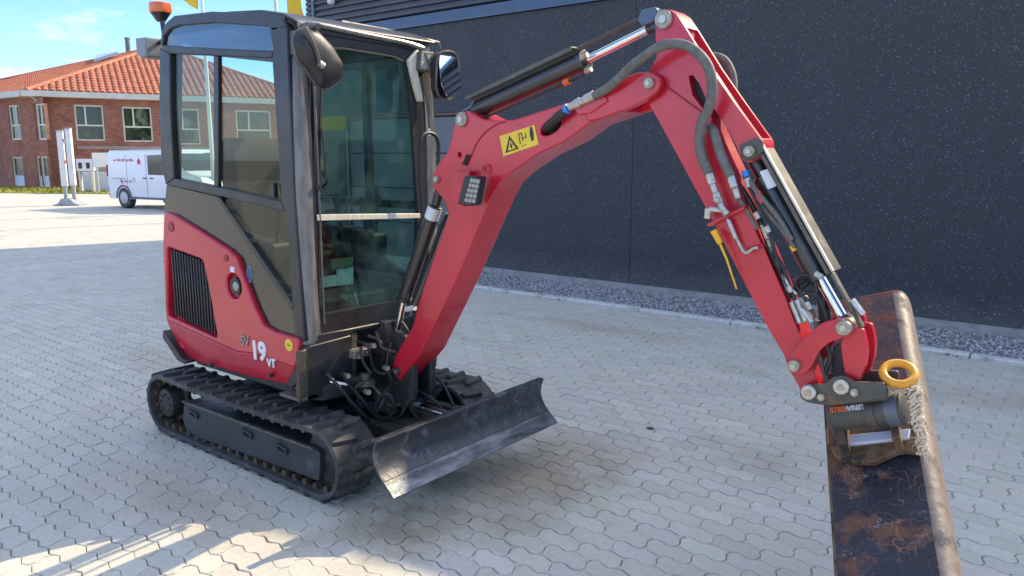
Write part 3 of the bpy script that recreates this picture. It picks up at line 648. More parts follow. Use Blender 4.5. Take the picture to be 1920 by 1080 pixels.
for x_ in (.82, 3.75):
    for y_ in (0, 1.64):
        s_ = -1 if y_ == 0 else 1
        wl = mk('wheel', MB().tube([(x_, y_-s_*.20, .31), (x_, y_+s_*.012, .31)], .315, 28), VANG if False else RUB, van, bev=.03)
        mk('rim', MB().tube([(x_, y_+s_*.010, .31), (x_, y_+s_*.022, .31)], [.20, .17], 20), mat('van_rim', (.45, .45, .46), (.35, .35, .36), 8, .4, metal=.4) if s_ < 0 and x_ < 1 else PG, wl)
        if s_ < 0: mk('wheel_arch', MB().tube([(x_ + .37*math.cos(a_), -.006, .31+.37*math.sin(a_)) for a_ in [math.pi*k/12 for k in range(13)]], .025, 8), VANG, van)
mk('door_window', MB().prism([(2.12, 1.02), (2.12, 1.58), (2.78, 1.60), (3.35, 1.12), (3.35, 1.02)], -.006, .01, 1), VANGL, van)
mk('windscreen', MB().add([(3.17, .12, 1.66), (3.17, 1.52, 1.66), (3.80, 1.58, 1.17), (3.80, .06, 1.17), (3.13, .12, 1.64), (3.13, 1.52, 1.64), (3.76, 1.58, 1.15), (3.76, .06, 1.15)], [(0,1,2,3),(4,7,6,5),(0,4,5,1),(1,5,6,2),(2,6,7,3),(3,7,4,0)]), VANGL, van)
mk('side_mirror', MB().box((3.05, -.22, 1.05), (3.17, -.02, 1.30)), VANG, van, bev=.03)
mk('seam', MB().box((2.02, -.004, .40), (2.035, .02, 1.62)).box((1.05, -.004, .40), (1.06, .02, 1.60)), VANG, van)
for x_ in (1.86, 2.20): mk('door_handle', MB().box((x_, -.03, .90), (x_+.14, .01, .935)), VANG, van, bev=.005)
mk('roof_gutter', MB().box((.25, .015, 1.735), (2.9, .03, 1.75)), VANG, van)
mk('tail_light', MB().box((-.012, -.008, .95), (.05, .12, 1.30)), mat('tail_light_red', (.35, .02, .02), None, rough=.2), van, bev=.01)
mk('sill_strip', MB().box((1.2, -.012, .30), (3.3, .01, .36)), VANG, van)
mk('fuel_flap', MB().box((1.30, -.005, .80), (1.44, .01, .94)), mat('van_flap', (.50, .52, .56), None, rough=.35), van, bev=.004)
mk('rub_strip', MB().box((.30, -.008, .88), (.98, .01, .905)), mat('van_groove', (.35, .36, .38), None, rough=.5), van)
REDT = mat('van_lettering', (.55, .16, .20), (.5, .2, .22), 9, .6)
lt = MB()
for k, wd in enumerate((.07, .05, .09, .06, .08, .05, .09, .07, .10, .06)):
    lt.box((.42+k*.105, -.006, 1.40+.01*(k % 2)), (.42+k*.105+wd, .012, 1.46+.012*(k % 3)))
for k, wd in enumerate((.09, .06, .10)): lt.box((.90+k*.12, -.006, .78), (.90+k*.12+wd, .012, .84))
mk('lettering', lt, REDT, van, sm=False)
mk('logo', MB().prism([(1.62, 1.30), (1.62, 1.42), (1.70, 1.50), (1.78, 1.42), (1.78, 1.30), (1.70, 1.35)], -.006, .012, 1).prism([(.70, .80), (.72, .88), (.80, .84), (.84, .76), (.76, .74)], -.006, .012, 1), mat('van_logo_red', (.60, .03, .06), None, rough=.5), van, sm=False)

# no trees behind the camera; the window panes carry green reflections as colour
def cut(o, mb):
    """boolean a cutter out of a plain mesh object"""
    me = bpy.data.meshes.new('tmp'); me.from_pydata(mb.v, [], mb.f)
    bm = bmesh.new(); bm.from_mesh(me); bmesh.ops.recalc_face_normals(bm, faces=bm.faces); bm.to_mesh(me); bm.free()
    c = bpy.data.objects.new('tmp', me); COL.objects.link(c)
    md = o.modifiers.new('cut', 'BOOLEAN'); md.object = c; md.operation = 'DIFFERENCE'; md.solver = 'EXACT'
    dg = bpy.context.evaluated_depsgraph_get(); dg.update()
    new = bpy.data.meshes.new_from_object(o.evaluated_get(dg)); o.modifiers.clear(); old = o.data; o.data = new
    new.name = old.name; bpy.data.objects.remove(c)
    new.polygons.foreach_set('use_smooth', [True]*len(new.polygons)); new.set_sharp_from_angle(angle=R(30))
    return o
def bevel(o, w_, seg=2):
    d = o.modifiers.new('bevel', 'BEVEL'); d.width = w_; d.segments = seg; d.limit_method = 'ANGLE'; d.angle_limit = R(35); return o
def ell(c, a, b, n=24, rot=0):
    return [(c[0]+a*math.cos(t)*math.cos(rot)-b*math.sin(t)*math.sin(rot), c[1]+a*math.cos(t)*math.sin(rot)+b*math.sin(t)*math.cos(rot)) for t in [2*math.pi*k/n for k in range(n)]]
def rounded(pts, r=.02, k=4):
    out = []; n = len(pts)
    for i in range(n):
        p = Vector(pts[i]); a = Vector(pts[i-1]); b = Vector(pts[(i+1) % n])
        r1 = min(r, (a-p).length*.45, (b-p).length*.45); p0 = p + (a-p).normalized()*r1; p1 = p + (b-p).normalized()*r1
        for j in range(k+1):
            t = j/k; q = p0*(1-t)**2 + p*2*t*(1-t) + p1*t*t; out.append((q.x, q.y))
    return out
# ================================================================ EXCAVATOR
EX = thing('mini_excavator', 'red and black mini excavator with closed cab standing on rubber tracks', 'excavator')
# ---------------- tracks
def belt_path(off):
    """closed belt line in x,z at distance off outside the inner line"""
    pts = []; xf, xr = .645, -.765; r = .152; zc = .186
    for k in range(13): a = -math.pi/2 + math.pi*k/12; pts.append((xf + (r+off)*math.cos(a), zc + (r+off)*math.sin(a)))
    for k in range(1, 8):
        t = k/8; pts.append((xf + (xr-xf)*t, zc + r + off - .012*math.sin(math.pi*t)))
    for k in range(13): a = math.pi/2 + math.pi*k/12; pts.append((xr + (r+off)*math.cos(a), zc + (r+off)*math.sin(a)))
    return pts
def sample(path, s):
    n = len(path); 
    for i in range(n):
        a, b = Vector(path[i]), Vector(path[(i+1) % n]); L_ = (b-a).length
        if s <= L_: t = (b-a)/L_; return a + t*s, t
        s -= L_
    a, b = Vector(path[0]), Vector(path[1]); return a, (b-a).normalized()
def plen(path): return sum((Vector(path[i])-Vector(path[(i+1) % len(path)])).length for i in range(len(path)))
lugA = None
def track(y0, y1, outer):
    tr = mk('rubber_track', MB().ring(belt_path(.018), belt_path(-.006), y0, y1), RUB, EX, bev=.004)
    P = belt_path(.017); L_ = plen(P); n_ = 62; wd = y1-y0
    global lugA
    if lugA is None:
        lugA = []
        for sgn in (0, 1):
            l_ = MB(); w0, w1 = (.004, wd*.60) if sgn == 0 else (wd*.40, wd-.004); sl_ = .012 if sgn else -.012
            a0, a1 = (.016, .022) if sgn == 0 else (.022, .016)
            v = [(-a0, w0, 0), (a0, w0, 0), (a1+sl_, w1, 0), (-a1+sl_, w1, 0), (-a0*.68, w0+.004, .0195), (a0*.68, w0+.004, .0195), (a1*.7+sl_, w1-.006, .0195), (-a1*.7+sl_, w1-.006, .0195)]
            l_.add(v, [(0,3,2,1),(4,5,6,7),(0,1,5,4),(1,2,6,5),(2,3,7,6),(3,0,4,7)])
            o_ = mk('tread_lug', l_, RUB, tr, bev=.0025, seg=1); lugA.append(o_.data); bpy.data.objects.remove(o_)
    for k in range(n_):
        p, t = sample(P, (k+.5)*L_/n_)
        o_ = bpy.data.objects.new('tread_lug', lugA[k % 2]); COL.objects.link(o_); o_.parent = tr
        nx, nz = t.y, -t.x
        M = Matrix(((t.x, 0, nx, p.x), (0, 1, 0, y0), (t.y, 0, nz, p.y), (0, 0, 0, 1)))
        o_.matrix_local = M
    cg = MB(); P2 = belt_path(-.004); L2 = plen(P2)
    for k in range(46):
        p, t = sample(P2, (k+.3)*L2/46); nx, nz = -t.y, t.x
        for ya, yb in ((y0+.035, y0+.075), (y1-.075, y1-.035)):
            v = []
            for dy in (ya, yb):
                for a, h_ in ((-.016, 0), (.016, 0), (.009, .030), (-.009, .030)): v.append((p.x+t.x*a+nx*h_, dy, p.y+t.y*a+nz*h_))
            cg.add(v, [(0,1,2,3),(7,6,5,4),(0,4,5,1),(1,5,6,2),(2,6,7,3),(3,7,4,0)])
    mk('drive_cog', cg, mat('worn_track_iron', (.10, .065, .035), (.17, .12, .07), 20, .5, metal=.3, bump=.3), tr, kind='stuff')
    s_ = -1 if outer < (y0+y1)/2 else 1
    yo = outer - s_*.028; yi = outer - s_*.19
    fr_ = [(-0.556,0.240), (-0.261,0.240), (0.226,0.241), (0.608,0.246), (0.643,0.231), (0.642,0.152), (0.629,0.087), (0.474,0.086), (0.211,0.078), (-0.178,0.062), (-0.436,0.049), (-0.563,0.069), (-0.589,0.130)]
    tf_ = mk('track_frame', MB().prism(rounded(fr_, .012), yo, yi), PLATE, EX)
    bevel(tf_, .005)
    l1, l2 = fr_[0], fr_[3]
    mk('top_flange', MB().add([(l1[0], yo-(-s_)*0-s_*(-.012), l1[1]-.004), (l2[0], yo+s_*.012, l2[1]-.004), (l2[0], yo+s_*.012, l2[1]+.006), (l1[0], yo+s_*.012, l1[1]+.006),
        (l1[0], yo-s_*.004, l1[1]-.004), (l2[0], yo-s_*.004, l2[1]-.004), (l2[0], yo-s_*.004, l2[1]+.006), (l1[0], yo-s_*.004, l1[1]+.006)], [(0,1,2,3),(4,7,6,5),(0,4,5,1),(1,5,6,2),(2,6,7,3),(3,7,4,0)]), COVER, tf_)
    for cx, cz in [(-0.456,0.189), (0.064,0.195), (0.359,0.187)]:
        mk('slider_bracket', MB().ring(rounded([(cx-.045, cz+.022), (cx+.045, cz+.012), (cx+.045, cz-.022), (cx-.03, cz-.018)], .008), rounded([(cx-.030, cz+.010), (cx+.032, cz+.003), (cx+.032, cz-.014), (cx-.02, cz-.008)], .005), yo+s_*.014, yo-s_*.01), PLATE, tf_)
        mk('bracket_hole_shade', MB().prism(rounded([(cx-.030, cz+.010), (cx+.032, cz+.003), (cx+.032, cz-.014), (cx-.02, cz-.008)], .005), yo+s_*.003, yo-s_*.002), INK, tf_)  # black patch paints the shade inside the bracket opening
    # sprocket, idler, rollers
    sp = MB(); cx, cz = -.765, .186; T = []
    for k in range(44):
        a = 2*math.pi*k/44; r_ = .140 if k % 4 < 2 else .112; T.append((cx+r_*math.cos(a), cz+r_*math.sin(a)))
    so = mk('sprocket', sp.prism(T, outer-s_*.10, outer-s_*.13), GREASE, EX, bev=.003)
    mk('hub', MB().tube([(cx, outer-s_*.14, cz), (cx, outer-s_*.05, cz), (cx, outer-s_*.028, cz), (cx, outer-s_*.024, cz)], [.088, .088, .080, .066], 26), DARK, so)
    for k in range(8):
        a = 2*math.pi*k/8; q = (cx+.052*math.cos(a), cz+.052*math.sin(a))
        mk('hub_bolt', MB().tube([(q[0], outer-s_*.03, q[1]), (q[0], outer-s_*.017, q[1])], .008, 6), GREASE, so)
    mk('idler_wheel', MB().tube([(.645, outer-s_*.06, .186), (.645, outer-s_*.075, .186), (.645, outer-s_*.17, .186), (.645, outer-s_*.185, .186)], [.12, .143, .143, .12], 30), DARK, EX)
    for xx in (-.42, -.08, .26):
        mk('track_roller', MB().tube([(xx, outer-s_*.05, .085), (xx, outer-s_*.07, .085), (xx, outer-s_*.18, .085), (xx, outer-s_*.19, .085)], [.04, .055, .055, .04], 18), GREASE, EX)
track(-.565, -.325, -.565)
track(.315, .555, .555)
# ---------------- undercarriage, turntable, swing post
mk('car_body', MB().prism([(-.45, .13), (.45, .13), (.52, .20), (.40, .33), (-.40, .33), (-.5, .22)], -.325, .315), DARK, EX, bev=.015)
for s_ in (-1, 1):
    mk('frame_leg', MB().add([(-.30, s_*.20, .36), (.20, s_*.20, .36), (.34, s_*.33, .27), (-.42, s_*.33, .27), (-.30, s_*.20, .28), (.20, s_*.20, .28), (.34, s_*.33, .19), (-.42, s_*.33, .19)], [(0,1,2,3),(4,7,6,5),(0,4,5,1),(1,5,6,2),(2,6,7,3),(3,7,4,0)]), DARK, EX, bev=.006)
mk('turntable', MB().tube([(-.05, 0, .33), (-.05, 0, .345), (-.05, 0, .42), (-.05, 0, .43)], [.27, .285, .285, .26], 40), GREASE, EX, bev=.003)
mk('upper_deck', MB().prism(rounded([(-.62, -.43), (.52, -.43), (.56, -.20), (.56, .20), (.52, .40), (-.62, .42)], .05), .425, .50, 2), DARK, EX, bev=.008)
# blade with arms
zt, zb = .405, .185
bp = []
for k in range(13):
    t = k/12; z_ = zt + (zb-zt)*t; x_ = 1.098 + (1.197-1.098)*t - .055*math.sin(math.pi*min(1, t*1.02))**1.0
    bp.append((x_, z_))
bk = [(x_-.012-.0*i, z_) for i, (x_, z_) in enumerate(bp)]
bl = mk('dozer_blade', MB().prism(bp[:10] + bk[:10][::-1], -.585, .605), BLADEM, EX, bev=.002)
mk('cutting_edge', MB().prism(bp[9:] + [(bp[-1][0]-.004, bp[-1][1]-.004)] + [(x_-.016, z_) for x_, z_ in bp[9:]][::-1], -.585, .605), BLADELOW, bl, bev=.0015)
mk('top_tube', MB().box((1.066, -.585, zt-.004), (1.1, .605, zt+.008)), BLADEM, bl, bev=.003)
mk('stiffener', MB().prism([(1.03, .20), (1.04, .38), (1.00, .36), (.98, .24)], -.45, .46), DARK, bl, bev=.005)
for s_ in (-1, 1):
    mk('blade_arm', MB().prism([(.30, .20), (.30, .28), (.55, .295), (1.045, .31), (1.06, .22), (.6, .20)], s_*.20-.028, s_*.20+.028), DARK, EX, bev=.006)
mk('arm_cross_plate', MB().prism([(.62, .27), (1.0, .275), (1.0, .292), (.62, .29)], -.17, .17), DARK, EX, bev=.004)
mk('blade_cylinder', MB().tube([(.30, .0, .30), (.74, .0, .345)], .036, 18).tube([(.74, .0, .345), (.76, .0, .347)], .042, 18), CYL, EX)
mk('blade_cylinder_rod', MB().tube([(.755, 0, .346), (.98, 0, .34)], .018, 14), CHROME, EX)
# front apron under the cab
mk('front_apron', MB().prism(rounded([(-0.483,0.711), (-0.216,0.719), (-0.229,0.428), (-0.503,0.450)], .015), .46, .52, 0), CABBLK, EX, bev=.008)
mk('apron_post', MB().prism([(-0.539,0.698), (-0.491,0.702), (-0.512,0.481), (-0.547,0.451)], .50, .525, 0), GREASE, EX, bev=.006)
mk('floor_support', MB().box((.10, -.43, .50), (.44, .40, .73)), DARK, EX, bev=.01)
mk('valve_bracket', MB().prism([(-0.200,0.721), (-0.165,0.723), (-0.184,0.455), (-0.211,0.456)], .30, .50, 0).prism([(-0.023,0.752), (0.017,0.759), (0.044,0.569), (-0.001,0.564)], .48, .55, 0), OLIVE, EX, bev=.004)
# boom swing post
sw = mk('swing_post', MB().prism(rounded([(.50, .34), (.74, .34), (.80, .42), (.80, .60), (.76, .72), (.66, .74), (.60, .62), (.50, .58)], .03), .045, .085).prism(rounded([(.50, .34), (.74, .34), (.80, .42), (.80, .60), (.76, .72), (.66, .74), (.60, .62), (.50, .58)], .03), -.078, -.040).box((.50, -.042, .34), (.66, .047, .56)), DARK, EX, bev=.006)
mk('swing_pin', MB().tube([(.57, 0, .30), (.57, 0, .66)], .045, 20), GREASE, sw)
for za, zb_ in ((.30, .345), (.60, .635)): mk('swing_bracket', MB().prism(rounded([(.40, -.13), (.62, -.09), (.66, 0), (.62, .09), (.40, .13)], .03), za, zb_, 2), DARK, EX, bev=.006)
mk('swing_cylinder', MB().tube([(0.589,-0.300,0.521), (0.577,-0.120,0.463)], .026, 16), CYL, EX)
mk('swing_rod', MB().tube([(0.478,-0.380,0.519), (0.592,-0.300,0.494)], .010, 12), CHROME, EX)
mk('pin_cover', MB().tube([(0.600,-0.212,0.502), (0.600,-0.213,0.475)], .05, 20).tube([(0.600,-0.211,0.535), (0.600,-0.212,0.502)], .026, 16), OLIVE, EX, bev=.003)
# hydraulic plumbing around the swing post
for k, pth in enumerate(([(0.593,-0.350,0.565), (0.602,-0.280,0.456), (0.603,-0.200,0.354), (0.603,-0.150,0.299), (0.686,-0.100,0.289), (0.732,-0.080,0.335), (0.714,-0.050,0.394), (0.604,0.000,0.416)],
        [(0.588,-0.300,0.499), (0.624,-0.250,0.412), (0.641,-0.200,0.334), (0.702,-0.200,0.388), (0.687,-0.160,0.444), (0.673,-0.100,0.454)], [(0.641,-0.200,0.334), (0.692,-0.200,0.427), (0.740,-0.180,0.445), (0.742,-0.150,0.356), (0.682,-0.150,0.302)],
        [(0.539,-0.200,0.686), (0.618,-0.200,0.671), (0.606,-0.160,0.552), (0.639,-0.120,0.521), (0.694,-0.080,0.550)], [(0.690,-0.050,0.789), (0.734,-0.040,0.726), (0.705,-0.040,0.639), (0.686,0.000,0.531)],
        [(0.544,-0.400,0.567), (0.601,-0.360,0.489), (0.622,-0.300,0.398), (0.640,-0.200,0.292), (0.656,0.000,0.212)], [(0.562,-0.150,0.707), (0.614,-0.120,0.682), (0.620,-0.100,0.597), (0.556,-0.100,0.502)],
        [(0.625,0.120,0.638), (0.620,0.200,0.475), (0.736,0.200,0.408), (0.810,0.200,0.307)], [(0.663,0.000,0.428), (0.766,0.050,0.393), (0.829,0.100,0.308), (0.865,0.100,0.230)])):
    mk('hydraulic_hose', MB().tube(smooth_path(pth, 6), .0085, 8), HOSEB, EX)
for q in [(0.578,-0.300,0.538), (0.543,-0.200,0.610), (0.660,-0.120,0.552), (0.665,-0.250,0.461), (0.600,-0.150,0.664)]:
    mk('hose_fitting', MB().tube([(q[0]-.02, q[1], q[2]), (q[0]+.018, q[1]-.01, q[2]+.004)], .014, 6), BOLT, EX)
mk('swing_hose_block', MB().box((.50, -.24, .605), (.56, -.13, .645)).tube([(.565, -.20, .625), (.58, -.20, .625)], .014, 6).tube([(.565, -.16, .625), (.58, -.16, .625)], .014, 6), BOLT, EX, bev=.003)
mk('step_edge', MB().box((.36, -.54, .455), (.52, -.44, .47)), COVER, EX)
# ---------------- cowl (engine hood and counterweight)
YC = -.50
up = [(-0.695,1.287), (-0.605,1.279), (-0.332,1.203), (-0.080,1.126), (-0.007,1.091), (0.032,1.014), (0.127,0.852), (0.192,0.771), (0.279,0.752), (0.469,0.745), (0.471,0.663), (0.432,0.596), (0.108,0.612), (-0.060,0.596), (-0.765,0.670), (-0.735,1.101)]
cw = mk('engine_cowl', MB().prism(up, YC, YC+.08), RED, EX)
gr_ = [(-0.689,1.098), (-0.325,1.054), (-0.272,0.851), (-0.231,0.638), (-0.748,0.700)]
cut(cw, MB().prism(rounded(gr_, .03), YC-.02, YC+.045))
vc, = [(-0.047,0.941)]; cut(cw, MB().tube([(vc[0], YC-.02, vc[1]), (vc[0], YC+.03, vc[1])], .066, 28))
bevel(cw, .010, 3)
lowA = [(-0.765,0.670), (-0.060,0.596), (0.108,0.612), (0.432,0.596)]
lowB = [(-0.669,0.452), (-0.292,0.461), (-0.005,0.462), (0.304,0.483)]
lw_ = MB(); lw_.v = [(a, YC+.001, b) for a, b in lowA] + [(a, YC+.045, b) for a, b in lowB] + [(a, YC+.08, b) for a, b in lowA] + [(a, YC+.08, b) for a, b in lowB]
lw_.f = [(i, i+1, i+5, i+4) for i in range(3)] + [(8+i+1, 8+i, 12+i, 12+i+1) for i in range(3)] + [(i, 8+i, 8+i+1, i+1) for i in range(3)] + [(4+i, 4+i+1, 12+i+1, 12+i) for i in range(3)] + [(0, 4, 12, 8), (3, 11, 15, 7)]
mk('lower_skirt', lw_, RED, EX, bev=.004)
mk('front_skirt_corner', MB().prism([(0.418,0.592), (0.457,0.659), (0.489,0.651), (0.455,0.532), (0.380,0.483), (0.347,0.499)], YC+.01, YC+.09), CABBLK, EX, bev=.004)
mk('rear_bumper', MB().prism([(-0.799,0.607), (-0.613,0.467), (-0.544,0.466), (-0.588,0.441), (-0.661,0.450), (-0.812,0.561)], YC-.006, .49), CABBLK, EX, bev=.006)
mk('counterweight', MB().prism(rounded([(-.70, -.485), (-.45, -.42), (-.45, .42), (-.70, .485), (-.80, .30), (-.82, 0), (-.80, -.30)], .05), .50, 1.22, 2), RED, EX, bev=.02, seg=3)
mk('grille_back', MB().prism(rounded(gr_, .03), YC+.036, YC+.044), INK, cw)
for k in range(15):
    x_ = gr_[0][0] + .012 + k*(gr_[2][0]-gr_[0][0]-.01)/14.4
    def edge(x_, A, B): return A[1] + (B[1]-A[1])*(x_-A[0])/(B[0]-A[0])
    t_ = edge(x_, gr_[0], gr_[1]); b_ = edge(x_, gr_[4], gr_[3])
    if x_ > gr_[1][0]: t_ = edge(x_, gr_[1], gr_[3])
    if t_-b_ > .03: mk('grille_slat', MB().prism([(x_-.004, b_+.012), (x_+.008, b_+.012), (x_+.008, t_-.012), (x_-.004, t_-.012)], YC+.014, YC+.030), CABBLK, cw, bev=.003, seg=1)
mk('round_vent', MB().tube([(vc[0], YC+.028, vc[1]), (vc[0], YC+.008, vc[1])], .045, 24), INK, cw)
mk('vent_lens', MB().tube([(vc[0]+.012, YC+.010, vc[1]), (vc[0]+.012, YC+.002, vc[1]), (vc[0]+.012, YC-.002, vc[1])], [.026, .024, .016], 20), LENS, cw)
for q, r_ in zip([(-0.626,1.211), (-0.099,1.081)], (.028, .018)):
    mk('cowl_lock', MB().tube([(q[0], YC+.004, q[1]), (q[0], YC-.004, q[1])], r_, 20), mat('dark_red_plug', (.22, .01, .02), None, rough=.4), cw)
q, = [(-0.047,1.028)]; mk('white_sticker', MB().box((q[0]-.018, YC-.002, q[1]-.014), (q[0]+.018, YC+.001, q[1]+.014)), LABEL, cw)
q, = [(0.399,0.704)]; ys = mk('round_sticker', MB().tube([(q[0], YC+.001, q[1]), (q[0], YC-.002, q[1])], .030, 24), YEL, cw)
text('sticker_print', '5.2', .016, OLDY, ys, (q[0], YC-.0025, q[1]), (1, 0, 0), (0, 0, 1))
for q in [(-0.348,0.474), (0.205,0.514)]: mk('skirt_bolt', MB().tube([(q[0], YC+.03, q[1]), (q[0], YC+.008, q[1])], .011, 6), GREASE, EX)
# model lettering
dirx = (.985, 0, -.02)
SVM = mat('faded_grey_lettering', (.30, .24, .18), None, rough=.5); NUM = mat('silver_lettering', (.70, .69, .68), None, rough=.35)
q, = [(0.029,0.666)]; text('lettering', 'SV', .074, SVM, cw, (q[0], YC-.003, q[1]), (1, 0, .05), (.15, 0, 1), .002, bold=.002)
q, = [(0.147,0.632)]; text('lettering', '19', .128, NUM, cw, (q[0], YC-.003, q[1]), (1, 0, .05), (.12, 0, 1), .003, bold=.005)
q, = [(0.251,0.589)]; text('lettering', 'VT', .058, NUM, cw, (q[0], YC-.003, q[1]), (1, 0, .05), (.12, 0, 1), .003, bold=.002)
# ---------------- cab
Y0, Y1, XF = -.47, .43, .50
mk('cab_floor', MB().box((-.62, Y0+.02, .735), (.47, Y1, .77)), CABBLK, EX, bev=.006)
# side frame (right side), from straight members
sf = MB()
for poly in ([(-0.644,2.159), (-0.544,2.121), (-0.578,1.852), (-0.593,1.475), (-0.689,1.438), (-0.720,1.542), (-0.695,1.856)], [(-0.689,1.438), (-0.593,1.475), (-0.080,1.431), (0.367,1.388), (0.396,1.337), (-0.133,1.389)],
             [(-0.636,2.174), (-0.098,2.112), (0.363,2.063), (0.348,2.031), (-0.102,2.077), (-0.549,2.121)], [(-0.636,2.174), (-0.608,2.242), (-0.553,2.280), (-0.474,2.304), (-0.124,2.287), (0.188,2.248), (0.439,2.205), (0.475,2.158), (0.370,2.146), (0.340,2.172), (-0.102,2.232), (-0.429,2.252), (-0.526,2.245), (-0.591,2.214), (-0.608,2.169)],
             [(0.340,2.172), (0.475,2.158), (0.471,1.813), (0.469,1.382), (0.483,1.036), (0.497,0.731), (0.422,0.720), (0.413,0.926), (0.408,1.180), (0.392,1.342), (0.367,1.388), (0.360,1.697), (0.352,2.031), (0.363,2.063)]):
    sf.prism(poly, Y0-.012, Y0+.035)
mk('side_frame', sf, CABBLK, EX, bev=.006)
mk('window_divider', MB().prism([(-0.149,2.083), (-0.106,2.077), (-0.182,1.434), (-0.221,1.438)], Y0+.0, Y0+.022), CABBLK, EX, bev=.003)
mk('side_window', MB().prism([(-0.554,2.124), (-0.144,2.082), (-0.222,1.433), (-0.606,1.463)], Y0+.008, Y0+.012), GF, EX)
mk('side_window', MB().prism([(-0.120,2.081), (0.357,2.035), (0.371,1.384), (-0.198,1.428)], Y0+.014, Y0+.018), GF, EX)
mk('upper_side_window', MB().prism([(-0.608,2.169), (-0.591,2.214), (-0.526,2.245), (-0.429,2.252), (-0.102,2.232), (0.340,2.172), (0.370,2.141), (0.363,2.060)], Y0+.002, Y0+.006), GTOP, EX)
mk('window_latch', MB().box((.30, Y0-.02, 1.40), (.325, Y0+.005, 1.47)), CABBLK, EX, bev=.004)
mk('lower_side_panel', MB().prism([(-0.689,1.438), (-0.172,1.388), (0.123,1.133), (0.414,0.896), (0.426,0.720), (0.243,0.741), (0.155,0.761), (0.090,0.842), (-0.006,1.007), (-0.046,1.085), (-0.119,1.126), (-0.662,1.275), (-0.742,1.283)], Y0-.006, Y0+.02), PANEL, EX, bev=.003)
mk('lower_side_window', MB().prism([(-0.163,1.388), (0.400,1.340), (0.410,1.155), (0.415,0.906)], Y0+.004, Y0+.010), GF, EX)
dg_ = [(-0.192,1.390), (-0.148,1.386), (0.431,0.898), (0.409,0.874)]
mk('diagonal_bar', MB().prism(dg_, Y0-.014, Y0+.02), CABBLK, EX, bev=.003)
q, = [(0.065,1.011)]; bs = mk('blue_sticker', MB().prism(ell(q, .026, .045, 20, -.1), Y0-.0085, Y0-.006), BLUST, EX)
for k in range(5): mk('sticker_line', MB().box((q[0]-.018, Y0-.0105, q[1]-.030+k*.013), (q[0]+.016, Y0-.009, q[1]-.024+k*.013)), mat('sticker_dark_blue', (.03, .05, .12), None), bs)
# corner pillar, curved from roof to sill
pp = [(-.01, .44), (.0, .60), (.012, .75), (.008, 1.2), (.0, 1.7), (-.012, 2.05), (-.03, 2.19)]
pl_ = MB(); n_ = 9; ring_ = []
for dx, z_ in pp:
    for k in range(n_):
        a = -math.pi/2 + (math.pi/2)*k/(n_-1)
        pl_.v.append((XF-.055+dx + .055*math.cos(a), Y0+.055-.006 + .055*math.sin(a), z_))
    pl_.v.append((XF-.055+dx+.045, Y0+.085, z_)); pl_.v.append((XF-.095+dx, Y0+.085, z_)); pl_.v.append((XF-.095+dx, Y0-.004, z_))
m_ = n_+3
for i in range(len(pp)-1):
    for k in range(m_): pl_.f.append((i*m_+k, i*m_+(k+1) % m_, (i+1)*m_+(k+1) % m_, (i+1)*m_+k))
pl_.f += [tuple(range(m_)), tuple(range((len(pp))*m_-1, (len(pp)-1)*m_-1, -1))]
mk('corner_pillar', pl_, PILLAR, EX)
pr2 = MB(); pr2.v = [(x_, -y_-.03, z_) for x_, y_, z_ in pl_.v]; pr2.f = pl_.f
mk('corner_pillar', pr2, PILLAR, EX)
# front frame and glass
go_ = [(-0.352,2.147), (-0.199,2.151), (0.156,2.145), (0.325,2.131), (0.345,1.850), (0.355,1.301), (0.311,0.867), (0.266,0.740), (-0.232,0.740), (-0.420,0.743), (-0.420,0.904), (-0.401,1.318), (-0.378,1.697)]
gi_ = [(-0.316,2.086), (-0.202,2.098), (0.129,2.091), (0.217,2.068), (0.248,1.846), (0.282,1.305), (0.243,0.905), (0.193,0.834), (-0.261,0.839), (-0.371,0.839), (-0.393,0.899), (-0.380,1.317), (-0.351,1.697)]
mk('front_frame', MB().ring(go_, gi_, XF-.03, XF+.004, 0), CABBLK, EX, bev=.004)
mk('windscreen', MB().prism(gi_, XF-.016, XF-.012, 0), GFR, EX)
mk('windscreen_bar', MB().prism([(-0.387,1.325), (0.285,1.291), (0.288,1.265), (-0.385,1.295)], XF-.012, XF+.008, 0), CREAMM, EX, bev=.003)
mk('windscreen_seal', MB().ring(gi_, [(a*.975+(-.04)*.025, b*.985+1.45*.015) for a, b in gi_], XF-.012, XF+.006, 0), HOSEB, EX)
mk('front_sill', MB().prism([(-0.433,0.757), (-0.240,0.751), (0.118,0.745), (0.277,0.755), (0.256,0.719), (-0.180,0.727), (-0.430,0.699)], .40, .51, 0), CABBLK, EX, bev=.006)
mk('pillar_trim', MB().tube([(-0.353,2.124)][0:0] or [(XF+.004, Y0+.10, z_) for z_ in (.80, 1.2, 1.6, 2.0, 2.08)], .006, 8), COVER, EX)
# right hand (far) pillar guard rail and side
mk('far_side_frame', MB().prism([(-.66, 1.28), (-.60, 1.28), (-.54, 2.16), (-.60, 2.22)], Y1-.035, Y1).prism([(-.62, .76), (.47, .76), (.47, .84), (-.66, 1.30)], Y1-.035, Y1).prism([(-.54, 2.12), (.46, 2.12), (.46, 2.20), (-.58, 2.22)], Y1-.035, Y1).prism([(-.06, .84), (-.01, .82), (-.01, 2.12), (-.06, 2.12)], Y1-.035, Y1).prism([(-.64, 1.30), (.46, 1.30), (.46, 1.345), (-.64, 1.345)], Y1-.032, Y1), CABBLK, EX, bev=.005)
mk('door_window', MB().prism([(-.01, .84), (.45, .84), (.45, 2.12), (-.01, 2.12)], Y1-.02, Y1-.016), GF, EX)
mk('far_side_window', MB().prism([(-.60, 1.34), (-.06, 1.34), (-.06, 2.12), (-.54, 2.12)], Y1-.02, Y1-.016), GF, EX)
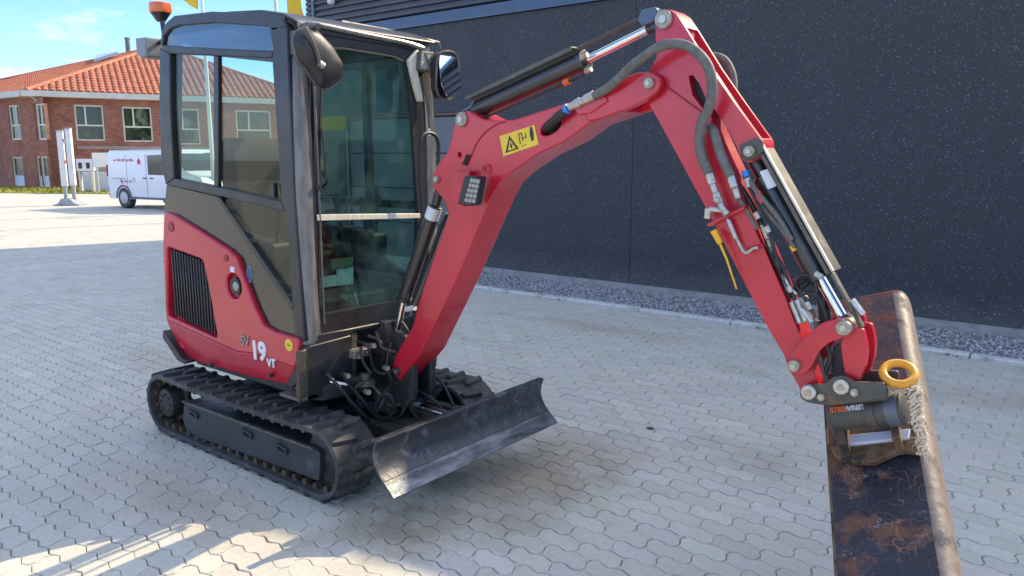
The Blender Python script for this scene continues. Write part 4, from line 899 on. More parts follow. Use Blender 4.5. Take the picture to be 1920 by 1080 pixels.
mk('rear_frame', MB().prism([(-.74, 1.26), (-.70, 1.26), (-.56, 2.18), (-.60, 2.2)], Y0+.03, Y0+.075).prism([(-.74, 1.26), (-.70, 1.26), (-.56, 2.18), (-.60, 2.2)], Y1-.08, Y1-.035).prism([(-.745, 1.24), (-.69, 1.24), (-.68, 1.34), (-.735, 1.34)], Y0+.075, Y1-.08), CABBLK, EX, bev=.005)
mk('rear_window', MB().add([(-.715, Y0+.07, 1.33), (-.715, Y1-.075, 1.33), (-.585, Y1-.075, 2.18), (-.585, Y0+.07, 2.18), (-.711, Y0+.07, 1.33), (-.711, Y1-.075, 1.33), (-.581, Y1-.075, 2.18), (-.581, Y0+.07, 2.18)], [(0,1,2,3),(4,7,6,5),(0,4,5,1),(1,5,6,2),(2,6,7,3),(3,7,4,0)]), GF, EX)
# roof
rf = MB(); rs = []
prf = [(-.60, 2.18), (-.50, 2.262), (-.30, 2.280), (0, 2.276), (.25, 2.255), (.42, 2.222), (.50, 2.190), (.50, 2.175), (.42, 2.205), (-.55, 2.205)]
for y_, dz in ((Y0+.006, 0), (Y0+.03, .004), (Y0+.10, .006), (-.02, .008), (Y1-.10, .006), (Y1-.02, 0), (Y1+.004, -.012)):
    for x_, z_ in prf: rf.v.append((x_, y_, z_+(dz if z_ > 2.2 else 0)))
n_ = len(prf)
for k in range(6):
    for i in range(n_): rf.f.append((k*n_+i, k*n_+(i+1) % n_, (k+1)*n_+(i+1) % n_, (k+1)*n_+i))
rf.f += [tuple(range(n_)), tuple(range(7*n_-1, 6*n_-1, -1))]
mk('roof', rf, CABBLK, EX, bev=.006)
mk('roof_brim', MB().tube(smooth_path([(0.520,-0.452,2.168), (0.520,-0.336,2.177), (0.520,-0.086,2.167), (0.520,0.193,2.158), (0.520,0.314,2.144)], 4), .013, 10), PILLAR, EX)
mk('roof_rail', MB().tube([(0.300,-0.031,2.252), (0.300,0.252,2.248), (0.300,0.664,2.227)], .010, 8).tube([(0.300,0.664,2.227), (0.300,0.671,2.193)], .010, 8), COVER, EX)
mk('front_lintel', MB().prism([(-0.345,2.167), (0.326,2.142), (0.325,2.120), (0.156,2.135), (-0.346,2.139)], XF-.05, XF+.012, 0), CABBLK, EX, bev=.004)
# interior
st_ = mk('seat', MB().prism(rounded([(-.42, .98), (.02, .98), (.06, 1.06), (.02, 1.10), (-.34, 1.10)], .03), -.24, .24), SEATM, EX, bev=.03, seg=3)
mk('seat_back', MB().prism(rounded([(-.46, 1.05), (-.34, 1.04), (-.42, 1.62), (-.46, 1.70), (-.54, 1.68), (-.56, 1.5)], .04), -.23, .23), SEATM, st_, bev=.045, seg=3)
mk('seat_lit_patch', MB().prism(rounded([(-.12, 1.12), (.12, 1.18), (.20, 1.60), (.08, 1.74), (-.12, 1.72), (-.20, 1.4)], .05), -.0, .0+.0) if False else MB().prism([(-.57, 1.42), (-.565, 1.42), (-.54, 1.66), (-.545, 1.66)], -.05, .16), OLDY, st_)  # beige patch puts the sunlit look of the seat into colour
for s_ in (-1, 1):
    co = mk('side_console', MB().prism(rounded([(-.36, .90), (.12, .90), (.14, 1.16), (-.34, 1.20)], .03), s_*.33-.06, s_*.33+.06), INT, EX, bev=.015)
    mk('control_lever', MB().tube([(.10, s_*.33, 1.16), (.12, s_*.33, 1.32)], .012, 8).tube([(.12, s_*.33, 1.31), (.115, s_*.33, 1.36), (.11, s_*.33, 1.43)], [.018, .026, .02], 12), INT, co)
    mk('travel_lever', MB().tube([(.30, s_*.07, .78), (.33, s_*.07, 1.10), (.28, s_*.09, 1.32)], .011, 8).tube([(.28, s_*.09, 1.30), (.272, s_*.09, 1.38)], .018, 10), INT, EX)
mk('dashboard', MB().prism(rounded([(.28, .78), (.46, .78), (.46, .90), (.36, .94), (.28, .86)], .02), Y0+.06, .20), INT, EX, bev=.01)
mk('monitor', MB().box((.30, -.36, 1.20), (.34, -.22, 1.32)), INT, EX, bev=.01)
mk('rear_console', MB().box((-.66, -.38, .80), (-.46, .36, 1.26)), INT, EX, bev=.02)
mk('headliner', MB().box((-.52, Y0+.05, 2.13), (.42, Y1-.05, 2.155)), INT, EX)
mk('sun_visor', MB().prism(rounded([(0.135,2.033), (0.246,2.029), (0.247,1.851), (0.189,1.807), (0.123,1.831)], .03), .355, .362, 0), mat('pale_visor', (.36, .44, .50), None, rough=.3), EX)
ws = mk('papers', MB().prism([(-0.363,1.021), (-0.258,1.021), (-0.257,0.966), (-0.360,0.969)], .468, .471, 0).prism([(-0.253,1.047), (-0.149,1.049), (-0.153,0.963), (-0.250,0.965)], .464, .468, 0), LABEL, EX)
mk('manual_cover', MB().prism([(-0.287,1.101), (-0.155,1.098), (-0.157,1.055), (-0.231,1.053), (-0.289,1.052)], .472, .475, 0), mat('olive_cover', (.20, .19, .12), None, rough=.6), EX)
mk('inner_yellow_sticker', MB().prism([(-0.460,1.825), (-0.225,1.824), (-0.229,1.744), (-0.466,1.742)], .402, .405), YEL, EX)
mk('grab_handle', MB().tube(smooth_path([(0.380,-0.218,1.613), (0.380,-0.242,1.523), (0.380,-0.225,1.471), (0.380,-0.266,1.442)], 5), .008, 8), HOSEB, EX)
mk('wiper', MB().tube([(0.512,-0.344,1.721), (0.512,-0.327,1.575), (0.512,-0.332,1.482), (0.512,-0.367,1.453)], .005, 6).tube([(0.508,-0.364,1.453), (0.508,-0.377,1.439), (0.508,-0.388,1.459)], .012, 8), HOSEB, EX)
mk('door_hinge', MB().box((.50, .32, 1.22), (.53, .345, 1.28)), STEEL, EX, bev=.003)
# left door handle rail seen beside the cylinder
mk('door_rail', MB().tube(smooth_path([(-1.614,2.100)][0:0] or [(0.560,0.250,1.295), (0.560,0.240,1.490), (0.560,0.249,1.668), (0.560,0.285,1.710), (0.560,0.348,1.705), (0.560,0.380,1.656), (0.560,0.377,1.544)], 5), .010, 8), HOSEB, EX)
mk('far_pillar_lit_rail', MB().tube([(0.500,0.347,1.905), (0.500,0.365,1.698)], .012, 8), CREAMM, EX)  # cream colour paints the sunlit look onto the far pillar
# beacon and rear mirror bracket
bq = (-.66, -.40); bz = 2.30
bc = mk('beacon_stem', MB().tube([(-.60, -.42, 2.20), (-.68, -.43, 2.24), (-.70, -.43, 2.36)], .014, 8), CABBLK, EX)
bt, bb = [(-0.694,2.406)][0], [(-0.704,2.339)][0]
mk('beacon_base', MB().tube([(bb[0], -.43, bb[1]-.035), (bb[0], -.43, bb[1]), (bb[0], -.43, bb[1]+.008)], [.022, .045, .05], 20), CABBLK, EX)
mk('beacon_lens', MB().tube([(bb[0], -.43, bb[1]+.009), (bb[0], -.43, bb[1]+.02), (bb[0], -.43, bt[1]-.008), (bb[0], -.43, bt[1])], [.054, .058, .054, .03], 24), ORANGE, EX)
mk('rear_work_light', MB().prism(rounded([(-0.862,2.226), (-0.751,2.222), (-0.755,2.121), (-0.814,2.115), (-0.864,2.141)], .01), -.50, -.38), mat('grey_lamp_body', (.16, .17, .19), (.2, .2, .22), 9, .4), EX, bev=.008)
mk('lamp_bracket', MB().tube([*[(-0.755,-0.430,2.194), (-0.660,-0.430,2.219)]], .010, 8), CABBLK, EX)
# near mirror
mo = rounded([(-0.582,2.067), (-0.557,2.117), (-0.508,2.136), (-0.453,2.125), (-0.381,2.071), (-0.316,1.988), (-0.340,1.924), (-0.413,1.884), (-0.459,1.888), (-0.507,1.949), (-0.559,1.996)], .02, 3)
mc = Vector((sum(p[0] for p in mo)/len(mo), sum(p[1] for p in mo)/len(mo)))
ms = MB()
for sc, x_ in ((.98, .625), (1.0, .640), (.99, .655), (.90, .672), (.70, .684), (.35, .690)):
    ms.v += [(x_, mc.x+(p[0]-mc.x)*sc, mc.y+(p[1]-mc.y)*sc) for p in mo]
n_ = len(mo)
for k in range(5):
    for i in range(n_): ms.f.append((k*n_+i, k*n_+(i+1) % n_, (k+1)*n_+(i+1) % n_, (k+1)*n_+i))
ms.f += [tuple(range(n_)), tuple(range(6*n_-1, 5*n_-1, -1))]
mm = mk('mirror_shell', ms, CABBLK, EX)
mk('mirror_glass', MB().prism([(mc.x+(p[0]-mc.x)*.94, mc.y+(p[1]-mc.y)*.94) for p in mo], .622, .6245, 0), MIRR, mm)
mk('mirror_rim', MB().tube([(.645, p[0], p[1]) for p in mo], .006, 6, close=True), COVER, mm)
mk('mirror_arm', MB().tube(smooth_path([(0.700,-0.557,2.126), (0.700,-0.535,2.094), (0.700,-0.504,2.041), (0.700,-0.485,1.982)], 5), .008, 8), COVER, EX)
mk('arm_knuckle', MB().tube([(0.700,-0.491,1.986), (0.700,-0.469,1.974)], .014, 10), STEEL, EX)
mk('mirror_bracket', MB().tube([(.50, -.44, 2.12), (.58, -.45, 2.16), (.68, -.47, 2.14)], .014, 8).box((.47, -.47, 2.04), (.52, -.42, 2.14)), COVER, EX)
# far mirror, facing forward
fo = rounded([(0.320,2.064), (0.341,2.119), (0.401,2.133), (0.462,2.131), (0.490,2.096), (0.492,1.950), (0.458,1.901), (0.396,1.879), (0.336,1.889), (0.313,1.939)], .02, 3)
fm = mk('mirror_shell', MB().prism(fo, .57, .612, 0), CABBLK, EX, bev=.008)
fc = Vector((sum(p[0] for p in fo)/len(fo), sum(p[1] for p in fo)/len(fo)))
mg = MB().prism([(fc.x+(p[0]-fc.x)*.86, fc.y+(p[1]-fc.y)*.9) for p in fo], .628, .631, 0); mg.v = [(x_-(z_-fc.y)*.20, y_, z_) for x_, y_, z_ in mg.v]
mk('mirror_glass', mg, MIRR, fm, sm=False)
mk('mirror_rim', MB().tube([(.612, fc.x+(p[0]-fc.x)*.98, fc.y+(p[1]-fc.y)*.98) for p in fo], .006, 6, close=True), COVER, fm)
mk('mirror_arm', MB().tube([(0.560,0.288,2.112), (0.560,0.347,1.984), (0.560,0.379,1.959)], .010, 8).tube([(0.550,0.308,1.901), (0.550,0.328,1.738)], .009, 8), COVER, EX)
wl = mk('cab_work_light', MB().prism(rounded([(0.264,2.121), (0.361,2.125), (0.343,2.022), (0.254,2.025)], .01), .49, .56, 0), COVER, EX, bev=.006)
mk('lamp_lens', MB().prism(rounded([(0.265,2.110), (0.339,2.111), (0.325,2.030), (0.255,2.035)], .006), .56, .564, 0), LENS, wl)
mk('light_bracket', MB().prism([(0.203,2.075), (0.269,2.133), (0.288,2.119), (0.269,2.020), (0.308,1.874), (0.269,1.872), (0.230,1.977)], .51, .53, 0), CREAMM, EX, bev=.003)
# ---------------- boom
YB = .085
bmp = [(0.660,0.545), (0.686,0.505), (0.716,0.491), (0.870,0.653), (1.097,1.024), (1.291,1.372), (1.318,1.419), (1.363,1.481), (1.424,1.527), (1.571,1.606), (1.702,1.654), (1.812,1.719), (1.916,1.746), (1.953,1.759), (1.946,1.854), (1.867,1.838), (1.699,1.800), (1.570,1.771), (1.441,1.743), (1.338,1.740), (1.270,1.750), (1.218,1.772), (1.179,1.787), (1.135,1.777), (1.109,1.743), (1.085,1.675), (1.061,1.614), (1.004,1.562), (0.966,1.511), (0.968,1.456), (1.034,1.393), (1.063,1.334), (0.890,0.977), (0.812,0.777), (0.690,0.619)]
bo = mk('boom', MB().prism(bmp, -YB, YB), RED, EX)
hc, = [(1.626,1.709)]
cut(bo, MB().prism(ell(hc, .055, .026, 24, .45), -YB-.03, -YB+.06))
hc2, = [(1.132,1.600)]; cut(bo, MB().tube([(hc2[0], -YB-.03, hc2[1]), (hc2[0], -YB+.03, hc2[1])], .010, 16))
bevel(bo, .006, 3)
mk('hose_hole_shade', MB().prism(ell(hc, .054, .025, 24, .45), -YB+.045, -YB+.055), INK, bo)  # black sheet stands for the shade inside the hose hole
ep = rounded([(1.791,1.802), (1.873,1.845), (1.942,1.872), (2.009,1.893), (2.067,1.895), (2.109,1.876), (2.118,1.847), (2.102,1.819), (2.060,1.794), (1.990,1.768), (1.852,1.730), (1.804,1.725)], .02, 4)
for ya, yb in ((-.098, -.066), (.066, .098)): mk('boom_end_plate', MB().prism(ep, ya, yb), RED, EX, bev=.005)
for q, r_, m__ in zip([(2.072,1.853), (0.703,0.537)], (.021, .020), (BOLT, GREASE)): pinhead('boom_pin', (q[0], -.098 if r_ > .0205 else -.087, q[1]), r_, m__, EX)
for q, r_ in zip([(1.152,1.751), (0.998,1.490)], (.032, .016)): pinhead('boom_pin', (q[0], -YB, q[1]), r_, BOLT, EX)
wd = smooth_path([(1.180,-0.086,1.554), (1.205,-0.086,1.595), (1.233,-0.086,1.645), (1.285,-0.086,1.694), (1.344,-0.086,1.724), (1.396,-0.086,1.736)], 4); mk('weld_seam', MB().tube(wd, .003, 6), mat('weld_red', (.30, .01, .02), None, rough=.6), bo)
wd = [(0.820,-0.086,0.781), (0.910,-0.086,0.747)]; mk('weld_seam', MB().tube(wd, .003, 6), RED, bo)
mk('cable_clip', MB().tube([(1.160,-0.092,1.558), (1.186,-0.092,1.600)], .005, 6).tube([(1.172,-0.092,1.556), (1.198,-0.092,1.598)], .005, 6), INK, bo)
mk('pipe_clamp', MB().tube(smooth_path([(1.276,-0.095,1.530), (1.280,-0.095,1.550), (1.298,-0.095,1.555), (1.309,-0.095,1.542), (1.303,-0.095,1.519)], 4), .004, 6), RED, bo)
# warning sticker
sq = [(1.365,1.677), (1.547,1.719), (1.569,1.641), (1.385,1.593)]
stk = mk('warning_sticker', MB().prism(sq, -.0875, -.0852), YEL, EX)
O = Vector((sq[3][0], -.0885, sq[3][1])); U_ = Vector((sq[2][0]-sq[3][0], 0, sq[2][1]-sq[3][1])); V_ = Vector((sq[0][0]-sq[3][0], 0, sq[0][1]-sq[3][1]))
def sp_(a, b): p = O + U_*a + V_*b; return (p.x, p.z)
tri_o = [sp_(.08, .12), sp_(.46, .12), sp_(.27, .86)]; tri_i = [sp_(.15, .18), sp_(.39, .18), sp_(.27, .68)]
mk('sticker_triangle', MB().ring(tri_o, tri_i, -.0889, -.0876), INK, stk, sm=False)
mk('sticker_figure', MB().prism([sp_(.25, .24), sp_(.29, .24), sp_(.28, .52), sp_(.26, .52)], -.0889, -.0876).prism([sp_(.22, .34), sp_(.32, .38), sp_(.32, .42), sp_(.22, .38)], -.0889, -.0876), INK, stk, sm=False)
pics = MB()
for a0, b0, a1, b1 in ((.52, .30, .54, .80), (.54, .76, .62, .80), (.60, .40, .62, .76), (.62, .50, .72, .54), (.70, .50, .72, .74), (.56, .16, .60, .20), (.64, .16, .68, .20)):
    pics.prism([sp_(a0, b0), sp_(a1, b0), sp_(a1, b1), sp_(a0, b1)], -.0889, -.0876)
mk('sticker_pictogram', pics, INK, stk, sm=False)
mk('sticker_person', MB().prism([sp_(.84, .26), sp_(.90, .26), sp_(.93, .60), sp_(.91, .90), sp_(.86, .90), sp_(.82, .60)], -.0889, -.0876), INK, stk, sm=False)
# work light on the boom
mk('light_bracket', MB().prism(rounded([(1.128,1.526), (1.228,1.532), (1.209,1.458), (1.189,1.374), (1.113,1.409)], .008), -.125, -.088), RED, EX, bev=.004)
lb = [(1.278,1.511), (1.335,1.512), (1.310,1.391), (1.240,1.388)]
wk = mk('boom_work_light', MB().prism(rounded([(a, b) for a, b in [(1.266,1.515), (1.335,1.510), (1.304,1.386), (1.222,1.392)]], .012), -.20, -.135), CABBLK, EX, bev=.006)
lq = [(1.305,1.505), (1.355,1.500), (1.327,1.398), (1.264,1.402)]
mk('lamp_face', MB().prism(lq, -.2035, -.199), mat('lamp_face_grey', (.05, .05, .048), (.09, .088, .08), 40, .3), wk)
for i in range(3):
    for j in range(5):
        a = (i+.5)/3; b = (j+.5)/5
        p0 = Vector(lq[0]).lerp(Vector(lq[1]), a); p1 = Vector(lq[3]).lerp(Vector(lq[2]), a); p = p0.lerp(p1, b)
        mk('led', MB().tube([(p.x, -.203, p.y), (p.x, -.208, p.y)], [.010, .007], 8), mat('led_reflector', (.34, .33, .30), None, rough=.35) if i+j == 0 else bpy.data.materials['led_reflector'], wk)
# boom (lift) cylinder
cb0, cb1, cb2, cb3 = [(0.941,0.000,1.465), (0.901,0.000,1.364), (0.667,0.000,0.882), (0.606,0.000,0.691)]
c_ = mk('lift_cylinder', MB().tube([cb1, cb2], .034, 22).tube([Vector(cb1).lerp(Vector(cb0), .0), cb0], .022, 14), CYL, EX, bev=.003)
mk('cylinder_label', MB().tube([Vector(cb1).lerp(Vector(cb2), .015), Vector(cb1).lerp(Vector(cb2), .13)], .0348, 22), LABEL, c_)
mk('cylinder_gland', MB().tube([Vector(cb2).lerp(Vector(cb1), .04), cb2], .039, 22), CYL, c_)
mk('lift_cylinder_rod', MB().tube([cb2, cb3], .018, 16), CHROME, EX)
mk('cylinder_pipe', MB().tube(smooth_path([(0.944,0.030,1.326), (0.886,0.030,1.221), (0.803,0.030,1.045), (0.735,0.030,0.891), (0.707,0.030,0.819)], 4), .011, 8), HOSEB, EX)
mk('hose_guard_spring', MB().tube(smooth_path([(1.018,-0.020,1.308), (0.908,-0.020,1.130), (0.814,-0.020,0.960), (0.735,-0.020,0.817)], 4), .007, 6), HOSE, EX)
mk('pin_white_tip', MB().tube([(0.706,-0.020,0.841), (0.766,-0.020,0.856)], .014, 10), WHITE, EX)
# arm cylinder on top of the boom
A_0, A_1, A_2 = [Vector(p) for p in [(1.080,0.000,1.761), (1.160,0.000,1.793), (1.735,0.000,1.966)]]; A_3 = Vector([(2.073,0.000,2.079)][0])
ac = mk('arm_cylinder', MB().tube([A_1, A_2], .040, 24).tube([A_0, A_1], .030, 16), CYL, EX, bev=.003)
mk('cylinder_gland', MB().tube([A_2.lerp(A_1, .035), A_2], .045, 24), CYL, ac)
for q in [(1.757,-0.045,1.975), (1.775,-0.045,1.922)]: mk('gland_bolt', MB().tube([(q[0]-.012, q[1], q[2]-.004), (q[0]+.014, q[1], q[2]+.004)], .012, 8), BOLT, ac)
mk('arm_cylinder_rod', MB().tube([A_2, A_3], .0165, 18), CHROME, EX)
mk('rod_eye', MB().tube([(A_3.x, -.035, A_3.z), (A_3.x, .035, A_3.z)], .038, 20).tube([A_3, A_3.lerp(A_2, .2)], .022, 12), CYL, EX)
dA = (A_2-A_1).normalized(); nA = Vector((-dA.z, 0, dA.x))
frA = (A_1, dA, nA, Vector((0, 1, 0))); LA_ = (A_2-A_1).length
mk('cylinder_guard', MB().frame(frA, (-.01, .052, -.050), (LA_-.02, .062, .050)).frame(frA, (-.01, .044, -.052), (LA_-.02, .060, -.046)), COVER, EX, bev=.003)
mk('guard_strip', MB().tube([*[(1.710,-0.020,2.009), (1.989,-0.020,2.093)]], .011, 8), GREASE, EX)
mk('guard_end_plate', MB().prism([(1.988,2.084), (2.003,2.120), (2.057,2.125), (2.075,2.105), (2.050,2.070), (2.007,2.063)], -.05, .05), TRIM, EX, bev=.004)
mk('cylinder_cap', MB().tube([(1.663,-0.045,1.880), (1.688,-0.045,1.888)], .014, 10), ORANGE, EX); mk('cylinder_pipe', MB().tube(smooth_path([(1.235,-0.045,1.755), (1.454,-0.045,1.818), (1.642,-0.045,1.872), (1.719,-0.045,1.895), (1.763,-0.045,1.914)], 4), .006, 8), HOSEB, EX)
# ---------------- stick (dipper arm)
YS = .058
sp1 = [(2.069,2.032), (2.076,1.946), (2.047,1.897), (2.031,1.855), (2.037,1.803), (2.062,1.769), (2.172,1.600), (2.276,1.437), (2.413,1.213), (2.544,1.001), (2.598,0.925), (2.616,0.881), (2.653,0.827), (2.672,0.788), (2.707,0.800), (2.718,0.840), (2.687,0.912), (2.671,0.965), (2.640,1.015), (2.592,1.118), (2.499,1.305), (2.438,1.432), (2.418,1.482), (2.377,1.560), (2.337,1.633), (2.307,1.688), (2.285,1.765), (2.305,1.759), (2.355,1.691), (2.391,1.632), (2.416,1.582), (2.443,1.573), (2.469,1.586), (2.484,1.614), (2.478,1.649), (2.378,1.774), (2.281,1.900), (2.189,2.033), (2.148,2.089), (2.121,2.108), (2.089,2.106), (2.071,2.083)]
stick = mk('stick', MB().prism(sp1, -YS, YS), RED, EX)
hh = [(2.204,1.873), (2.220,1.877), (2.248,1.843), (2.281,1.780), (2.287,1.738), (2.264,1.757), (2.221,1.808)]
cut(stick, MB().prism(hh, -.30, .30))
ch = [(2.126,2.105), (2.186,2.041), (2.276,1.915), (2.376,1.780), (2.465,1.657), (2.503,1.671), (2.203,2.132)]
cut(stick, MB().prism([(a+.004, b+.0) for a, b in [(2.200,2.019), (2.293,1.894), (2.384,1.770), (2.464,1.662), (2.518,1.670), (2.398,1.866), (2.213,2.093)]], -YS+.014, YS-.014)) if False else None
cut(stick, MB().prism([(2.235,2.055), (2.514,1.691), (2.487,1.656), (2.452,1.653), (2.367,1.760), (2.284,1.871), (2.182,2.007), (2.175,2.040)], -YS+.012, YS-.012))
bevel(stick, .003, 2)
mk('recess_shade', MB().prism([(a, b) for a, b in hh], -.02, .02), INK, stick)  # black block stands for the darkness inside the hose passage
q, = [(2.102,2.074)]; pinhead('stick_pin', (q[0], -YS, q[1]), .034, BOLT, EX)
q, = [(2.446,1.611)]; mk('pin_plate', MB().prism(rounded([(2.407,1.632), (2.465,1.657), (2.488,1.649), (2.490,1.609), (2.455,1.579), (2.421,1.582)], .012), -.072, -.058), OLIVE, EX, bev=.003)
pinhead('stick_pin', (q[0], -.072, q[1]), .020, BOLT, EX)
mk('stick_seam', MB().tube([*[(2.115,-0.060,1.846), (2.274,-0.060,1.738)]], .003, 6), mat('seam_red', (.28, .01, .02), None, rough=.6), stick)
# fittings bracket
mk('hose_bracket', MB().prism([(2.313,1.359), (2.445,1.428), (2.451,1.419), (2.319,1.350)], -.10, -.058).prism([(2.316,1.362), (2.439,1.424), (2.502,1.300), (2.454,1.281), (2.398,1.326)], -.070, -.058), RED, EX, bev=.003)
mk('bent_rod', MB().tube(smooth_path([(2.384,-0.085,1.381), (2.414,-0.085,1.328), (2.443,-0.085,1.278), (2.459,-0.085,1.268), (2.481,-0.085,1.284), (2.499,-0.085,1.289)], 3), .006, 8), STEEL, EX)
# bucket cylinder
B0, B1_, B2_, B3 = [Vector(p) for p in [(2.422,0.000,1.611), (2.472,0.000,1.527), (2.684,0.000,1.191), (2.783,0.000,1.040)]]
bcy = mk('bucket_cylinder', MB().tube([B1_, B2_], .040, 24).tube([B0, B1_], .028, 16), CYL, EX, bev=.003)
mk('cylinder_gland', MB().tube([B2_.lerp(B1_, .05), B2_], .042, 24), CYL, bcy)
mk('bucket_cylinder_rod', MB().tube([B2_, B2_.lerp(B3, .80)], .020, 18), CHROME, EX)
mk('rod_eye', MB().tube([B2_.lerp(B3, .78), B3], .026, 16).tube([(B3.x, -.04, B3.z), (B3.x, .04, B3.z)], .034, 18), OLIVE, EX)
dB = (B2_-B1_).normalized(); nB = Vector((-dB.z, 0, dB.x)); LB_ = (B2_-B1_).length
frB = (B1_, dB, nB, Vector((0, 1, 0)))
mk('cylinder_guard', MB().frame(frB, (-.10, .052, -.058), (LB_+.0, .060, .058)).frame(frB, (-.10, .040, -.058), (LB_+.0, .060, -.052)), COVER, EX, bev=.003)
mk('guard_edge', MB().frame(frB, (-.10, .0605, -.060), (LB_+.0, .067, -.040)), CREAMM, EX, bev=.002)
mk('guard_rod', MB().frame(frB, (LB_+.002, .050, -.052), (LB_+.20, .060, -.020)), COVER, EX, bev=.002)
mk('guard_tip', MB().tube([*[(2.799,-0.040,1.137), (2.836,-0.040,1.093)]], .012, 8), STEEL, EX)
lq = [(2.475,-0.045,1.546), (2.499,-0.045,1.550), (2.527,-0.045,1.497), (2.502,-0.045,1.490)]
mk('cylinder_label', MB().prism(rounded([(2.473,1.543), (2.503,1.554), (2.534,1.497), (2.505,1.484)], .004), -.0435, -.030), LABEL, bcy)
# hoses on the stick
def hose(pts, r, m, nm='hose'): return mk(nm, MB().tube(smooth_path(pts, 7), r, 12), m, EX)
hose([(1.843,-0.110,1.818), (1.901,-0.120,1.838), (1.952,-0.130,1.865), (2.012,-0.140,1.906), (2.078,-0.140,1.945), (2.129,-0.140,1.970), (2.179,-0.135,1.977), (2.233,-0.130,1.964), (2.284,-0.130,1.927), (2.315,-0.125,1.877), (2.323,-0.120,1.815), (2.312,-0.115,1.758), (2.286,-0.110,1.709), (2.276,-0.100,1.651), (2.289,-0.100,1.589), (2.317,-0.100,1.536)], .0175, HOSE)
hose([(2.296,-0.060,1.695), (2.317,-0.080,1.680), (2.333,-0.090,1.651), (2.348,-0.090,1.609), (2.370,-0.090,1.564), (2.389,-0.085,1.528)], .0165, HOSE)
hose([(2.149,0.090,1.941), (2.208,0.120,1.958), (2.252,0.130,1.943), (2.283,0.130,1.897), (2.298,0.120,1.839), (2.298,0.100,1.781)], .014, HOSE)
hose([(1.594,-0.070,1.706), (1.642,-0.100,1.721), (1.679,-0.110,1.744), (1.720,-0.110,1.769)], .019, HOSEB)
mk('hose_band', MB().tube([(1.715,-0.110,1.770), (1.730,-0.110,1.777)], .0205, 14), BLUE, EX)
mk('hose_fitting', MB().tube([(1.734,-0.110,1.781), (1.759,-0.110,1.790), (1.762,-0.110,1.790), (1.783,-0.110,1.799), (1.786,-0.110,1.799), (1.808,-0.110,1.806), (1.810,-0.110,1.808), (1.846,-0.110,1.820)], [.016, .016, .020, .020, .0165, .0165, .020, .020], 8), STEEL, EX)
mk('hose_support', MB().prism([(1.745,1.783), (1.889,1.821), (1.901,1.797), (1.826,1.756), (1.770,1.752)], -.105, -.086), RED, EX, bev=.003)
hose([(2.422,-0.050,1.528), (2.440,-0.060,1.510), (2.473,-0.060,1.453), (2.514,-0.055,1.404), (2.571,-0.050,1.344), (2.606,-0.040,1.291)], .0085, HOSE)
hose([(2.431,-0.050,1.531), (2.467,-0.070,1.489), (2.511,-0.070,1.441), (2.559,-0.065,1.385), (2.599,-0.050,1.319)], .0085, HOSE)
hose([(2.365,-0.030,1.526), (2.425,-0.050,1.473), (2.483,-0.040,1.374), (2.525,-0.040,1.276), (2.574,-0.030,1.169), (2.595,-0.030,1.116)], .010, HOSEB)
hose([(2.626,-0.020,1.155), (2.653,0.000,1.177), (2.677,0.020,1.145), (2.691,0.020,1.073), (2.702,0.000,0.977)], .011, HOSEB)
hose([(2.601,-0.020,1.115), (2.621,-0.010,1.171), (2.649,0.010,1.190), (2.693,0.040,1.144), (2.703,0.050,1.042), (2.703,0.030,0.952)], .011, HOSEB)
hose([(2.519,-0.055,1.332), (2.544,-0.055,1.279), (2.566,-0.050,1.216), (2.597,-0.050,1.146)], .007, HOSE)
hose([(2.692,-0.030,1.054), (2.690,-0.030,0.980), (2.715,-0.030,0.911), (2.741,-0.030,0.841)], .009, HOSE)
for pts, r in (([(2.317,-0.100,1.536), (2.331,-0.100,1.500)], .016), ([(2.331,-0.100,1.500), (2.344,-0.100,1.469)], .012), ([(2.344,-0.100,1.469), (2.361,-0.100,1.436)], .015), ([(2.361,-0.100,1.436), (2.376,-0.100,1.408)], .012), ([(2.376,-0.100,1.411), (2.323,-0.100,1.413)], .011), ([(2.319,-0.100,1.416), (2.316,-0.100,1.379)], .013), ([(2.389,-0.085,1.528), (2.404,-0.085,1.488)], .015), ([(2.406,-0.085,1.488), (2.419,-0.085,1.452)], .012), ([(2.390,-0.090,1.378), (2.421,-0.090,1.314)], .009),
               ([(2.436,-0.060,1.521), (2.450,-0.060,1.489)], .013), ([(2.496,-0.050,1.367), (2.518,-0.050,1.317)], .012), ([(2.519,-0.050,1.317), (2.535,-0.050,1.278)], .009)):
    mk('hose_fitting', MB().tube(pts, r, 6), STEEL, EX, bev=.002)
mk('blue_cap', MB().tube([(2.429,-0.060,1.546), (2.432,-0.060,1.526)], .012, 12), BLUE, EX); mk('blue_cap', MB().tube([(2.530,-0.050,1.292), (2.539,-0.050,1.271)], .010, 12), TRIM, EX)
mk('yellow_cap', MB().tube([(2.342,-0.100,1.339), (2.368,-0.100,1.296)], [.013, .010], 12), YCAP, EX); mk('yellow_strap', MB().tube([(2.363,-0.100,1.303), (2.394,-0.100,1.244), (2.436,-0.100,1.141)], [.005, .004, .003], 8), YCAP, EX)
mk('brass_tip', MB().tube([(2.595,-0.040,1.300), (2.607,-0.040,1.282)], .009, 8), YEL, EX)
mk('valve_block', MB().prism([(2.606,1.111), (2.646,1.132), (2.684,1.060), (2.648,1.037)], -.06, .0), BOLT, EX, bev=.005)
for pts in ([(2.615,-0.065,1.112), (2.647,-0.065,1.045)], [(2.632,-0.065,1.121), (2.665,-0.065,1.053)], [(2.652,-0.065,1.091), (2.686,-0.065,1.052)]): mk('valve_pipe', MB().tube(pts, .009, 8), STEEL, EX)
